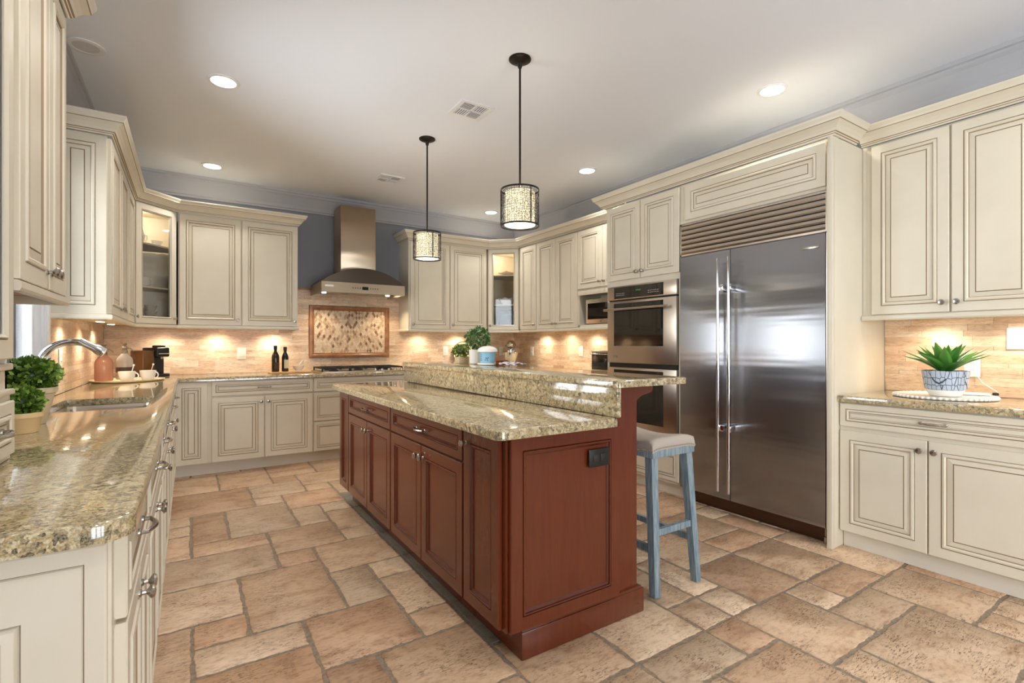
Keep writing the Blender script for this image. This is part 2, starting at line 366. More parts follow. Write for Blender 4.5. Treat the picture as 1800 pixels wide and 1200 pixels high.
# backsplash: strips of travertine in mixed heights
tt = [(236, 212, 184), (234, 206, 176), (240, 218, 192), (228, 198, 168), (236, 210, 182), (222, 190, 160), (242, 222, 198)]
def backsplash(name, frame, u0, u1, z0, z1, cut=None):
    mb = MB(); ox, oy, du, dn = frame                       # du: direction along; dn: out of wall
    def q(a, b, c, d, off, m, t):
        vs = [(ox+du[0]*u+dn[0]*o, oy+du[1]*u+dn[1]*o, z) for o in (0, off) for (u, z) in ((a, c), (b, c), (b, d), (a, d))]
        mb.add(vs, [(4, 5, 6, 7), (0, 1, 5, 4), (1, 2, 6, 5), (2, 3, 7, 6), (3, 0, 4, 7)], m, t)
    q(u0, u1, z0, z1, .006, 1, (.5, .5, .5, 1)); z = z0
    while z < z1-.004:
        h = min(rng.choice((.024, .05, .036, .06, .024)), z1-z); u = u0-rng.random()*.2
        while u < u1:
            l = rng.uniform(.14, .42); a, b = max(u0, u), min(u1, u+l)
            if b-a > .01:
                c = rng.choice(tt); k = rng.uniform(.94, 1.03); q(a+.0006, b-.0006, z+.0006, z+h-.0006, .0098+rng.random()*.0012, 0, lin(tuple(min(255, v*k) for v in c)))
            u += l
        z += h
    return struct(fix(mb.build(name, ['travertine', 'tile_grout'])))
backsplash('wall_back_tiles', (0, YB, (1, 0), (0, -1)), XL+.012, XR-.012, CT, 1.42)
backsplash('wall_back_upper_tiles', (0, YB, (1, 0), (0, -1)), .97, 2.2, 1.42, 1.83)
backsplash('wall_left_tiles', (XL, 0, (0, 1), (1, 0)), 3.80, YB, CT, 1.42)
backsplash('wall_left_sill_tiles', (XL, 0, (0, 1), (1, 0)), 1.87, 3.80, CT, 1.02)
backsplash('wall_right_tiles', (XR, 0, (0, 1), (-1, 0)), 3.40, YB, CT, 1.42)
backsplash('wall_right_end_tiles', (XR, 0, (0, 1), (-1, 0)), .2, 1.447, CT, 1.42)
tag(MB().box(.972, YB-.022, 1.83, 2.198, YB-.0005, 1.852, b=.007).build('pencil_rail', 'trimstone'), 'brown stone pencil strip capping the wall tiles behind the range hood', 'trim')
# windows
def window(name, y0, y1, z0, z1, mull):
    f = MB(); x0, x1 = XL-.1, XL-.03
    for a, b, c, d in ((y0, y0+.05, z0, z1), (y1-.05, y1, z0, z1), (y0+.05, y1-.05, z0, z0+.05), (y0+.05, y1-.05, z1-.05, z1)): f.box(x0, a, c, x1, b, d, b=.003)
    for k in range(1, mull):
        yc = y0+(y1-y0)*k/mull; f.box(x0, yc-.045, z0+.05, x1, yc+.045, z1-.05, b=.004)
    for a, b, c, d in ((y0-.002, y0+.014, z0, z1), (y1-.014, y1+.002, z0, z1), (y0+.014, y1-.014, z0-.002, z0+.014), (y0+.014, y1-.014, z1-.014, z1+.002)): f.box(XL-.139, a, c, XL-.001, b, d)
    o = struct(f.build(name, 'fixture_white'))
    g = MB().box(x0+.03, y0+.05, z0+.05, x0+.036, y1-.05, z1-.05).build('pane', 'glass', o)
    c = MB()
    for a, b, p, q in ((y0-.085, y0+.004, z0-.06, z1+.09), (y1-.004, y1+.085, z0-.06, z1+.09), (y0, y1, z1-.004, z1+.09)):
        c.box(XL-.005, a, p, XL+.018, b, q, b=.004); c.box(XL-.005, a+.02, p+.02 if q-p < .2 else p, XL+.024, b-.02, q-.02 if q-p < .2 else q, b=.003)
    c.box(XL-.1, y0-.1, z0-.03, XL+.05, y1+.1, z0+.002, b=.006)
    c.build('casing', 'fixture_white', o)
    return o
window('window_1', *WIN, 2); window('added_window_2', -2.2, -.4, .8, 2.3, 2)  # the second window is out of view, added to brighten the room
d = MB(); 
for k in range(3):
    a = .1+.8*k
    for x0, x1, z0, z1 in ((a, a+.08, .1, 2.3), (a+.72, a+.8, .1, 2.3), (a+.08, a+.72, .1, .25), (a+.08, a+.72, 2.2, 2.3)): d.box(x0, YR-.1, z0, x1, YR-.04, z1)
d = struct(d.build('added_door_1', 'trim_white'))  # unseen glazed door, added and sized for the daylight it lets in
MB().box(.1, YR-.075, .1, 2.5, YR-.07, 2.3).build('pane', 'glass', d)

# ------------------------------------------------------------------ cabinet kit
CREAM = [(0, -.02, 0), (0, -.003, 0), (.003, 0, 0), (.052, 0, 1), (.0545, -.004, 0), (.058, .004, 0), (.067, .0055, 0), (.073, 0, 1), (.0765, -.006, 0), (.082, -.005, 0), (.100, -.0012, 1), (.1025, -.004, 1), (.105, -.0008, 0)]
DRAW = [(0, -.02, 0), (0, -.003, 0), (.003, 0, 0), (.032, 0, 1), (.0345, -.004, 0), (.0375, .003, 0), (.044, .004, 0), (.048, 0, 1), (.051, -.006, 0), (.056, -.006, 1), (.058, -.003, 0)]
CHER = [(0, -.02, 0), (0, -.003, 0), (.003, 0, 0), (.052, 0, 1), (.054, -.004, 0), (.057, .002, 0), (.063, .002, 1), (.065, -.003, 0), (.072, -.008, 1), (.074, -.010, 0)]
CHDR = [(a*.72, b, c) for a, b, c in CHER]
GLS = [(0, -.02, 0), (0, -.003, 0), (.003, 0, 0), (.05, 0, 1), (.0525, -.004, 0), (.056, .003, 0), (.064, -.004, 0), (.066, -.02, 0)]
def knob(parent, x, z, y=-.02):
    return MB().lathe([(.009, 0), (.009, .003), (.0055, .006), (.005, .014), (.009, .018), (.0155, .022), (.0165, .026), (.013, .031), (.0, .033)], (0, 0, 0), 14, axis='y').build('knob', 'nickel', parent, (x, y, z))
def pull(parent, x, z, y=-.02, L=.105):
    mb = MB(); pts = [(-L/2, 0, 0)]+[(-L/2+L*t, -.018-.012*math.sin(math.pi*t), 0) for t in [i/8 for i in range(9)]]+[(L/2, 0, 0)]
    mb.tube(pts, [.005, .0055, .005, .0055, .0065, .007, .0065, .0055, .005, .0055, .005], 8)
    for sx in (-1, 1): mb.lathe([(.009, 0), (.0085, .004), (.005, .006)], (sx*L/2, 0, 0), 10, axis='y')
    return mb.build('pull', 'nickel', parent, (x, y, z))
def fronts(root, items, paint):
    a, b = ('cream', 'glaze') if paint == 'cream' else ('cherry', 'cherry_groove')
    for it in items:
        kind, x0, x1, z0, z1 = it[:5]; h = it[5] if len(it) > 5 else None
        g = .0035; x0 += g; x1 -= g; mb = MB(); mn = min(x1-x0, z1-z0)/2-.006
        rings = {'door': CREAM if paint == 'cream' else CHER, 'drawer': DRAW if paint == 'cream' else CHDR, 'glass': GLS, 'panel': CREAM}[kind]
        k = min(1.0, mn/rings[-1][0]); cx, cz = (x0+x1)/2, (z0+z1)/2
        if kind == 'glass':
            vs = []
            for q, (i, d_, mt) in enumerate(rings[:-1]):
                i2, d2, _ = rings[q+1]
                A = [(x0+i, -.02-d_, z0+i), (x1-i, -.02-d_, z0+i), (x1-i, -.02-d_, z1-i), (x0+i, -.02-d_, z1-i)]
                B = [(x0+i2, -.02-d2, z0+i2), (x1-i2, -.02-d2, z0+i2), (x1-i2, -.02-d2, z1-i2), (x0+i2, -.02-d2, z1-i2)]
                for s_ in range(4): mb.add([A[s_], A[(s_+1) % 4], B[(s_+1) % 4], B[s_]], [(0, 1, 2, 3)], mt)
        else: mb.panel(x0, x1, z0, z1, -.02, rings, k)
        # geometry is kept about the front's own centre
        mb.v = [(x-cx, y, z-cz) for x, y, z in mb.v]
        o = mb.build('drawer' if kind == 'drawer' else 'door' if kind in ('door', 'glass') else 'front_panel', [a, b], root, (cx, 0, cz))
        if kind == 'glass':
            MB().box(x0+.062-cx, -.012, z0+.062-cz, x1-.062-cx, -.009, z1-.062-cz).build('pane', 'glass', o)
        if h == 'pull': pull(o, 0, 0)
        elif h: # e.g. 'rt' : knob at right side, top
            kx = (x1-.028 if h[0] == 'r' else x0+.028)-cx; kz = (z1-.055 if h[1] == 't' else z0+.055)-cz
            knob(o, kx, kz)
def cabinet(label, loc, rot, w, d, z0, z1, items, paint='cream', cat='cabinet', name='cabinet', group=None, body=None):
    root = thing(name, label, cat, loc, rot, group)
    if body is None:
        body = MB().box(0, 0, z0, w, d, z1)
        body.box(.0, -.0015, z0, .018, 0, z1); body.box(w-.018, -.0015, z0, w, 0, z1); body.box(.018, -.0015, z1-.02, w-.018, 0, z1); body.box(.018, -.0015, z0, w-.018, 0, z0+.02)
        zs = sorted({it[3] for it in items})[1:]
        for z in zs: body.box(.018, -.0012, z-.012, w-.018, 0, z+.004)
    body.build('body', ['cream' if paint == 'cream' else 'cherry', 'glaze'], root)
    fronts(root, items, paint)
    return root
B0, B1 = .115, .868                                            # base doors
DZ = .725                                                      # drawer/door split
U0, U1 = 1.40, 2.448
def two(w, z0, z1, v, mid=None):
    m = mid or w/2; return [('door', .003, m, z0, z1, 'r'+v), ('door', m, w-.003, z0, z1, 'l'+v)]
LX, UX = -.118, -.41                                           # left face frames
P90 = R(90)
ld = LX-XL-.013
cabinet('cream base cabinet at the near end of the sink counter, by its finished end panel', (LX, 1.142, 0), P90, .638, ld, .11, .875, [('drawer', .05, .638, .70, B1, 'pull')]+[('door', .05, .344, B0, .69, 'rt'), ('door', .344, .635, B0, .69, 'lt')])
cabinet('cream drawer and double-door base cabinet, second from the near end of the sink counter', (LX, 1.78, 0), P90, .82, ld, .11, .875, [('drawer', .003, .817, .70, B1, 'pull')]+two(.82, B0, .69, 't'))
cabinet('narrow cream pull-out base cabinet just before the sink cabinet', (LX, 2.60, 0), P90, .29, ld, .11, .875, [('drawer', .003, .287, .70, B1, 'pull'), ('door', .003, .287, B0, .69, 'rt')])
sb = MB(); sb.box(0, 0, .11, .86, ld, .66); sb.box(0, 0, .66, .86, .02, .875); sb.box(0, 0, .66, .02, ld, .875); sb.box(.84, 0, .66, .86, ld, .875)
cabinet('cream sink base cabinet with false drawer front and two doors', (LX, 2.89, 0), P90, .86, ld, .11, .875, [('drawer', .003, .857, .70, B1, 'pull')]+two(.86, B0, .69, 't'), body=sb)
cabinet('cream drawer and double-door base cabinet just beyond the sink', (LX, 3.75, 0), P90, .80, ld, .11, .875, [('drawer', .003, .797, .70, B1, 'pull')]+two(.8, B0, .69, 't'))
cabinet('cream base cabinet at the far corner end of the sink counter', (LX, 4.55, 0), P90, .83, ld, .11, .875, [('drawer', .003, .6, .70, B1, 'pull'), ('door', .003, .6, B0, .69, 'lt')])
# end panel of the sink counter
ep = thing('end_panel', 'cream raised end panel closing the near end of the sink counter', 'panel', (-.122, 1.14, 0))
MB().panel(-.55, 0, .0, .868, 0, [(0, -.001, 0), (0, .012, 0), (.003, .014, 0), (.03, .014, 1), (.032, .011, 0), (.034, .014, 0), (.11, .014, 1), (.1125, .008, 0), (.118, .018, 0), (.132, .02, 0), (.142, .012, 1), (.146, .006, 0), (.165, .006, 0), (.185, .012, 1), (.188, .008, 0), (.191, .012, 0)]).build('panel', ['cream', 'glaze'], ep)
# back base run (face frame y = 5.42)
FY = 5.42; bd = YB-.013-FY
cabinet('narrow single-door cream base cabinet in the left corner of the range wall', (-.115, FY, 0), 0, .285, bd, .11, .875, [('door', .003, .262, B0, B1)])
cabinet('cream base cabinet with one wide drawer over two doors left of the cooktop', (.17, FY, 0), 0, .90, bd, .11, .875, [('drawer', .003, .897, DZ+.005, B1, 'pull')]+two(.9, B0, DZ-.01, 't', .45))
cabinet('cream three-drawer base cabinet under the cooktop', (1.07, FY, 0), 0, 1.02, bd, .11, .875, [('drawer', .003, 1.017, DZ+.005, B1), ('drawer', .003, 1.017, .425, DZ-.01, 'pull'), ('drawer', .003, 1.017, B0, .415, 'pull')])
cabinet('cream base cabinet right of the cooktop, half hidden by the island', (2.09, FY, 0), 0, 1.19, bd, .11, .875, [('drawer', .03, 1.187, DZ+.005, B1, 'pull')]+two(1.19, B0, DZ-.01, 't'))
# right wall base runs (face frame x = 3.30)
RX = 3.30; rd = XR-.013-RX; M90 = R(-90)
cabinet('cream base cabinet under the toaster oven, behind the island', (RX, 5.38, 0), M90, 1.98, rd, .11, .875, [('drawer', .10, 1.03, DZ+.005, B1, 'pull'), ('drawer', 1.03, 1.97, DZ+.005, B1, 'pull'), ('door', .10, .56, B0, DZ-.01, 'rt'), ('door', .56, 1.03, B0, DZ-.01, 'lt'), ('door', 1.03, 1.5, B0, DZ-.01, 'rt'), ('door', 1.5, 1.97, B0, DZ-.01, 'lt')])
cabinet('cream base cabinet with wide drawer and two doors beside the refrigerator', (RX, 1.447, 0), M90, .93, rd, .11, .875, [('drawer', .002, .905, .729, .866, 'pull'), ('door', .002, .43, .105, .705, 'rt'), ('door', .43, .905, .105, .705, 'lt')])
# toe kicks
def toe(label, pts, z=.11):
    mb = MB(); o = mb.sweep(pts, [(0, .001), (.012, .001), (.012, z), (0, z)], 0).build('toe_kick', 'toe_paint'); fix(o); return tag(o, label, 'toe kick')
toe('recessed cream toe kick running under the sink wall and range wall cabinets', [(LX-.05, 1.2), (LX-.05, FY+.062), (3.35, FY+.062), (3.35, 3.40)])
toe('recessed cream toe kick under the base cabinet beside the refrigerator', [(3.352, 1.445), (3.352, .52)])
# upper cabinets (face frame .02 behind the door face)
ud = .365
nu_ = cabinet('tall cream double-door wall cabinet over the near end of the sink window', (UX, 1.865, 0), P90, .645, UX-XL-.002, U0-.005, 2.46, [('door', .02, .365, U0, U1, 'rb'), ('door', .365, .642, U0, U1, 'lb')])
for ch in nu_.children:
    if ch.name.startswith('body'):
        ch.data.materials.append(M['board_wood'])
        for p in ch.data.polygons:
            if p.normal.z < -.9 and p.center.z < U0: p.material_index = 2
hb = MB(); hx = UX-XL-.002
hb.box(0, 0, 1.10, .016, hx, 2.46); hb.box(.70, 0, 1.10, .716, hx, 2.46); hb.box(0, hx-.012, 1.10, .716, hx, 2.46); hb.box(0, 0, 2.44, .716, hx, 2.46); hb.box(.016, .02, 1.75, .7, hx, 1.765)
hb.box(0, -.006, CT+.002, .716, hx, 1.088); hb.box(-.004, -.016, 1.085, .722, hx, 1.10, b=.004); hb.box(0, 0, 1.10, .716, .018, 1.165); hb.box(-.004, -.012, 1.15, .722, 0.01, 1.168, b=.004)
h = cabinet('cream glass-door hutch standing on the near end of the sink counter', (UX, 1.142, 0), P90, .716, hx, CT, 2.46, [('glass', .03, .36, 1.18, U1, 'rb'), ('glass', .36, .69, 1.18, U1, 'lb'), ('drawer', .02, .36, .93, 1.07, 'pull'), ('drawer', .36, .70, .93, 1.07, 'pull')], name='hutch', cat='hutch', body=hb)
UL = -.41
ed = cabinet('cream double-door wall cabinet with the paneled side facing the sink window', (UL, 3.81, 0), P90, .99, UL-XL-.002, U0-.005, 2.46, two(.99, U0, U1, 'b'))
sp = MB().panel(-(UL-XL)+.004, 0, U0-.005, 2.455, 0, [(0, -.001, 0), (0, .01, 0), (.003, .012, 0)]+[(a, b+.012, c) for a, b, c in CREAM[3:]]); sp.build('side_panel', ['cream', 'glaze'], ed, (0, 0, 0), -P90)
cabinet('single-door cream wall cabinet between the paneled cabinet and the left corner glass cabinet', (UL, 4.80, 0), P90, .545, UL-XL-.002, U0-.005, 2.46, [('door', .003, .54, U0, U1, 'rb')])
cabinet('cream double-door wall cabinet left of the range hood', (-.085, 5.67, 0), 0, 1.053, YB-5.67-.002, U0-.005, 2.46, [('door', .005, .525, U0, U1, 'rb'), ('door', .528, 1.05, U0, U1, 'rb')])
cabinet('cream double-door wall cabinet right of the range hood', (2.2, 5.67, 0), 0, 1.075, YB-5.67-.002, U0-.005, 2.46, [('door', .014, .538, U0, U1, 'lb'), ('door', .541, 1.07, U0, U1, 'lb')])
UXR = 3.60; urd = XR-UXR-.002
cabinet('narrow single-door cream wall cabinet right of the right corner glass cabinet', (UXR, 5.345, 0), M90, .365, urd, U0-.005, 2.46, [('door', .003, .362, U0, U1, 'rb')])
cabinet('cream double-door wall cabinet left of the microwave nook', (UXR, 4.98, 0), M90, .768, urd, U0-.005, 2.46, two(.768, U0, U1, 'b', .38))
nb = MB(); nb.box(0, 0, 1.765, .808, urd, 2.46)
for x in (0, .788): nb.box(x, 0, U0-.005, x+.02, urd, 1.77)
nb.box(0, 0, U0-.005, .808, urd, 1.425); nb.box(0, urd-.01, 1.42, .808, urd, 1.77); nb.box(0, -.012, 1.745, .808, 0, 1.80, b=.003)
cabinet('short cream double-door wall cabinet above the microwave nook', (UXR, 4.21, 0), M90, .808, urd, U0-.005, 2.46, two(.808, 1.815, U1, 'b', .40), body=nb)
cabinet('large cream double-door wall cabinet over the counter right of the refrigerator', (UXR, 1.447, 0), M90, .90, urd, U0-.005, 2.46, [('door', .05, .437, U0, U1, 'rb'), ('door', .44, .83, U0, U1, 'lb')])
# corner glass cabinets
def corner(label, flip):
    rot = R(45) if not flip else R(-45)
    root = thing('corner_cabinet', label, 'cabinet', (-.404, 5.364, 0) if not flip else (3.294, 5.664, 0), rot)
    # plan outline in local frame: x along the diagonal front, y into the corner
    a, L = .424, .295
    s2 = math.sqrt(.5); dl = .29
    pts = [(0, 0), (a, 0), (a+dl*s2*1.05, dl*s2*1.05), (a/2, .70-.06), (-dl*s2*.85, dl*s2*.85)]
    mb = MB(); Q = pts
    def wall(p, q, z0, z1, t=.012):
        d_ = (Vector(q)-Vector(p)).normalized(); n_ = Vector((-d_.y, d_.x))*t
        mb.prism([p, q, tuple(Vector(q)+n_), tuple(Vector(p)+n_)], z0, z1)
    for i in range(1, 5): wall(Q[i], Q[(i+1) % 5], U0-.005, 2.46)
    mb.prism(Q, U0-.005, U0+.012); mb.prism(Q, 2.44, 2.46)
    mb.box(0, 0, U0, .03, .018, 2.455); mb.box(a-.03, 0, U0, a, .018, 2.455); mb.box(0, 0, U0, a, .018, U0+.03); mb.box(0, 0, 2.42, a, .018, 2.455)
    fix(mb.build('body', 'interior', root)); inn = [(.02, .03), (a-.02, .03), (a+.17, .21), (a/2, .60), (-.14, .21)]
    for z in (1.735, 2.12): fix(MB().prism(inn, z-.014, z).build('shelf', 'interior', root))
    fronts(root, [('glass', .008, a-.008, U0, U1, 'rb' if not flip else 'lb')], 'cream')
    MB().lathe([(.0, 0), (.03, 0), (.032, .008), (0, .008)], (a/2, .2, 2.43), 16).build('puck_light', 'bulb_warm', root)
    light('corner_cabinet_bulb', 'POINT', (a/2, .2, 2.40), 1.8, (1, .92, .78), root, shadow_soft_size=.03)
    return root
corner('cream corner wall cabinet with a glass door in the left corner', False)
corner('cream corner wall cabinet with a glass door in the right corner', True)
# crowns and light rails on the cabinets
CP = [(0, 0), (.006, 0), (.008, .008), (.014, .010), (.0155, .016), (.022, .019), (.028, .032), (.042, .05), (.062, .066), (.066, .069), (.068, .078), (.078, .096), (.08, .106), (0, .106)]
CM = [0, 0, 1, 0, 1, 0, 0, 0, 1, 0, 0, 0, 0]
def crown(label, path):
    o = fix(MB().sweep(path, CP, 2.459, mats=CM).build('crown_molding', ['cream', 'glaze'])); return tag(o, label, 'molding')
LP = [(0, 0), (.004, .0), (.008, .008), (.008, .026), (0, .03)]
def rail(label, path):
    o = fix(MB().sweep(path, [(-.018, 0)]+LP[1:]+[(-.018, .03)], 1.365).build('light_rail', 'cream')); return tag(o, label, 'molding')
e = .001
pa = [(XL+.002, 3.795-e), (-.39, 3.795-e), (-.39, 5.358), (-.098, 5.65), (.97, 5.65), (.97, YB-.002)]
pb = [(2.198, YB-.002), (2.198, 5.65), (3.288, 5.65), (3.58, 5.358), (3.58, 3.405)]
pc = [(3.49, 3.404), (3.214, 3.404), (3.214, 1.445), (3.498, 1.445)]
pd = [(3.58, 1.445), (3.58, .545)]
pe = [(-.39, 1.142), (-.39, 2.512), (XL+.002, 2.512)]
crown('cream crown molding over the wall cabinets from the sink window to the range hood', pa)
crown('cream crown molding over the wall cabinets from the range hood to the oven tower', pb)
crown('cream crown molding over the oven tower and refrigerator', pc)
crown('cream crown molding over the wall cabinet right of the refrigerator', pd)
crown('cream crown molding over the hutch and near wall cabinet', pe)
rail('cream light rail under the wall cabinets left of the range hood', pa); rail('cream light rail under the wall cabinets right of the range hood', pb)
rail('cream light rail under the wall cabinet right of the refrigerator', pd); rail('cream light rail under the wall cabinet by the sink window', [(-.39, 1.862), (-.39, 2.512), (XL+.03, 2.512)], )

# ------------------------------------------------------------------ oven tower, refrigerator
TX = 3.248; td = XR-.002-TX
tb = MB(); tb.box(0, 0, 1.735, .82, td, 2.46); tb.box(0, 0, .10, .82, td, .385); tb.box(0, 0, .385, .022, td, 1.735); tb.box(.798, 0, .385, .82, td, 1.735); tb.box(.022, .56, .385, .798, td, 1.735); tb.box(.0, .05, 0, .82, td, .10); tb.box(0, -.004, 1.735, .82, 0, 1.775)
cabinet('cream tall oven cabinet with two doors above and a drawer below the double oven', (TX, 3.385, 0), M90, .82, td, 0, 2.46, [('door', .003, .41, 1.785, U1, 'rb'), ('door', .41, .817, 1.785, U1, 'lb'), ('drawer', .003, .817, .125, .37)], body=tb, name='oven_cabinet')
ov = thing('double_oven', 'stainless double wall oven in the tall cream cabinet beside the refrigerator', 'oven', (TX, 3.36, .386), M90)
W_ = .77
MB().box(.004, .0, 0, W_-.004, .55, 1.345).build('body', 'black', ov)
cp = MB().box(0, -.024, 1.225, W_, 0, 1.347, b=.003).build('control_panel', 'steel', ov)
MB().box(.085, -.026, 1.235, .64, -.0235, 1.335).build('display_glass', 'black_glass', cp)
mk = MB()
for k in range(6):
    for r_ in range(2): mk.box(.11+.018*k, -.0267, 1.262+.016*r_, .119+.018*k, -.0259, 1.267+.016*r_); mk.box(.48+.02*k, -.0267, 1.262+.016*r_, .49+.02*k, -.0259, 1.267+.016*r_)
mk.build('key_marks', 'marks', cp); MB().box(.345, -.0267, 1.29, .40, -.0259, 1.302).build('clock', 'green_display', cp)
def oven_door(z0, z1):
    o = MB().box(0, -.026, z0, W_, 0, z1, b=.003).build('oven_door', 'steel', ov)
    MB().box(.085, -.0285, z0+.15, .64, -.0255, z1-.02).build('window', 'black_glass', o)
    hd = MB(); hd.tube([(.0, -.07, z1-.075), (W_-.055, -.07, z1-.075)], .011, 12)
    for x in (.05, W_-.11): hd.tube([(x, -.02, z1-.075), (x, -.07, z1-.075)], .008, 8)
    hd.build('handle', 'nickel', o); return o
d1 = oven_door(.665, 1.212); d2 = oven_door(.01, .625)
MB().box(.075, -.0275, .71, .13, -.0255, .728).build('nameplate', 'nickel', d1)
# refrigerator, 42 in wide
fr = thing('refrigerator', 'built-in stainless side-by-side refrigerator with a louvered top grille', 'refrigerator', (3.25, 2.56, 0), M90)
FW = 1.08
MB().box(.004, .0, .10, FW-.004, .62, 2.148).box(.004, .06, .0, FW-.004, .62, .10).build('body', 'black', fr)
def fdoor(name, x0, x1):
    o = MB().box(x0, -.024, .104, x1, 0, 1.893, b=.003).build(name, 'fridge_steel', fr); return o
da = fdoor('freezer_door', .002, .431); db = fdoor('fridge_door', .435, FW-.016)
for dr, x, xa in ((da, .375, .41), (db, .46, .47)):
    hd = MB().tube([(x, -.085, .17), (x, -.085, 1.83)], .0108, 14)
    for z in (.62, 1.62): hd.box(min(x, xa)-.004, -.08, z-.022, max(x, xa)+.004, -.023, z+.022, b=.003)
    hd.build('handle', 'chrome', dr)
MB().box(.93, -.027, 1.807, 1.03, -.0235, 1.826, b=.001).build('nameplate', 'nickel', db)
gr = MB().box(0, -.02, 1.898, FW, 0, 1.912).box(0, -.02, 2.135, FW, 0, 2.149).box(0, -.02, 1.898, .012, 0, 2.149).box(FW-.016, -.024, 1.898, FW, 0, 2.149).box(0, -.002, 1.9, FW, .0, 2.145, 1)
for k in range(6):
    z = 1.914+k*.037
    gr.prism([(-.019, z+.002), (-.024, z+.012), (-.020, z+.030), (-.004, z+.034), (-.002, z+.004)], .012, FW-.016, axis='x')
gr.v = [v for v in gr.v]
fix(gr.build('grille', ['steel', 'black'], fr))
MB().box(FW-.014, -.02, .104, FW, 0, 1.893).build('hinge_trim', 'steel', fr)
MB().box(.004, .035, .004, FW-.004, .058, .098).build('kick_plate', 'toe_steel', fr)
ft = MB()
for x in (.05, FW-.03): ft.lathe([(.012, 0), (.012, .04), (.006, .045), (.006, .1)], (x, .01, .001), 10)
ft.build('leveling_feet', 'nickel', fr)
cabinet('cream cabinet panel over the refrigerator grille', (TX-.004, 2.56, 0), M90, FW+.003, td, 2.155, 2.46, [('panel', .045, 1.068, 2.175, 2.44)], name='overhead_cabinet')
sp = thing('side_panel', 'tall cream panel between the refrigerator and the right counter', 'panel', (3.2, 1.449, 0))
MB().box(0, 0, 0, .725, .024, 2.458, b=.003).build('panel', 'cream', sp); MB().box(-.004, -.004, .0, .03, .028, 2.40, b=.004).build('stile', 'cream', sp)

# ------------------------------------------------------------------ worktops
sink_h = rrect(-.57, 2.98, -.175, 3.62, .045, 5)
U = [(XL+.012, 1.10)]+[(-.082-.06, 1.10)]+arc(-.082-.06, 1.16, .06, -75, 0, 6)+[(-.082, 5.37), (3.26, 5.37), (3.26, 3.41), (XR-.012, 3.41), (XR-.012, YB-.012), (XL+.012, YB-.012)]
tag(slab('worktop', U, .876, CT, 'granite', [sink_h[::-1]]), 'speckled granite worktop wrapping from the sink past the range to the oven tower', 'countertop')
tag(slab('worktop', [(3.26, .5), (XR-.012, .5), (XR-.012, 1.445), (3.26, 1.445)], .876, CT, 'granite'), 'short granite worktop right of the refrigerator, holding the spiky plant', 'countertop')
# sink and faucet
sk = MB(); o1 = rrect(-.575, 2.975, -.17, 3.625, .048, 5); i1 = rrect(-.568, 2.982, -.177, 3.618, .045, 5); b1 = rrect(-.54, 3.01, -.2, 3.59, .05, 5); n_ = len(o1)
rings = [(o1, .8745), (i1, .8745), (offset(i1, .004), .86), (offset(i1, .012), .70), (b1, .68)]
for (pa_, za), (pb_, zb) in zip(rings, rings[1:]):
    for i in range(n_): sk.add([(*pa_[i], za), (*pa_[(i+1) % n_], za), (*pb_[(i+1) % n_], zb), (*pb_[i], zb)], [(0, 1, 2, 3)])
sk.add([(*p, .68) for p in b1], [tuple(range(n_))]); snk = sk.build('sink', 'steel'); tag(snk, 'undermount stainless steel sink set in the granite below the window', 'sink')
MB().lathe([(.0, .0), (.04, 0), (.045, .003), (.03, .001)], (-.37, 3.3, .681), 20).build('drain', 'chrome', snk)
fa = thing('faucet', 'arched chrome pull-down faucet behind the sink', 'faucet', (-.615, 3.30, CT))
MB().lathe([(.03, 0), (.03, .008), (.022, .016), (.02, .05), (.0175, .06), (0, .06)], (0, 0, 0), 20).build('base', 'chrome', fa)
pts = [(0, 0, .05), (0, 0, .12), (.004, 0, .18)]+[(.125-.121*math.cos(R(a)), 0, .205+.112*math.sin(R(a))) for a in range(0, 131, 10)]
MB().tube(pts, .0165, 16).build('spout', 'chrome', fa)
p0 = Vector(pts[-1]); dr = (Vector(pts[-1])-Vector(pts[-2])).normalized()
MB().tube([p0-dr*.06, p0, p0+dr*.035, p0+dr*.055], [.0175, .02, .026, .024], 16).build('spray_head', 'chrome', fa)
MB().tube([(.0, -.02, .04), (.0, -.05, .05), (.01, -.085, .075)], [.009, .007, .006], 10).build('lever', 'chrome', fa)

# ------------------------------------------------------------------ island
IX = .995                                                      # island face frame (doors at .975), rotated to face -x
idp = 1.51-IX
def isl(label, y1, w, items): return cabinet(label, (IX, y1, 0), M90, w, idp, .135, .875, items, 'cherry', name='island_cabinet')
Z0, ZD, ZM = .14, .862, .715
isl('narrow cherry island cabinet at the range end', 3.955, .255, [('door', .003, .252, Z0, ZD)])
isl('cherry island cabinet with drawer and two doors, nearer the range', 3.70, .904, [('drawer', .003, .901, ZM+.006, ZD, 'pull')]+two(.904, Z0, ZM-.004, 't'))
isl('cherry island cabinet with drawer and two doors, middle of the island', 2.796, .905, [('drawer', .003, .902, ZM+.006, ZD, 'pull')]+two(.905, Z0, ZM-.004, 't'))
isl('tall single-door cherry island cabinet next to the paneled end', 1.891, .316, [('door', .003, .294, Z0, ZD, 'lt')])
iw = thing('island_end', 'cherry paneled end and knee wall of the island carrying the raised bar', 'panel', (0, 0, 0))
MB().box(1.515, 1.60, .001, 1.715, 3.93, 1.036).build('knee_wall', 'cherry', iw)
MB().panel(1.004, 1.565, .135, .868, 1.572, [(0, 0, 0), (0, .014, 0), (.003, .017, 0)]+[(a, b+.017, c) for a, b, c in CHER[3:]]).build('end_panel', ['cherry', 'cherry_groove'], iw)
MB().box(1.072, 1.583, .001, 1.745, 3.945, .108, b=.003).box(1.075, 1.588, .1, 1.735, 3.94, .118, b=.004).build('plinth', 'cherry', iw)
cb = [(0, 1.036), (.175, 1.036), (.175, 1.0), (.165, .985), (.14, .98)]+[(.02+.12*(1-math.sin(R(a)))*1.0, .98-.13*(1-math.cos(R(a)))) for a in range(10, 91, 10)]+[(0, .83)]
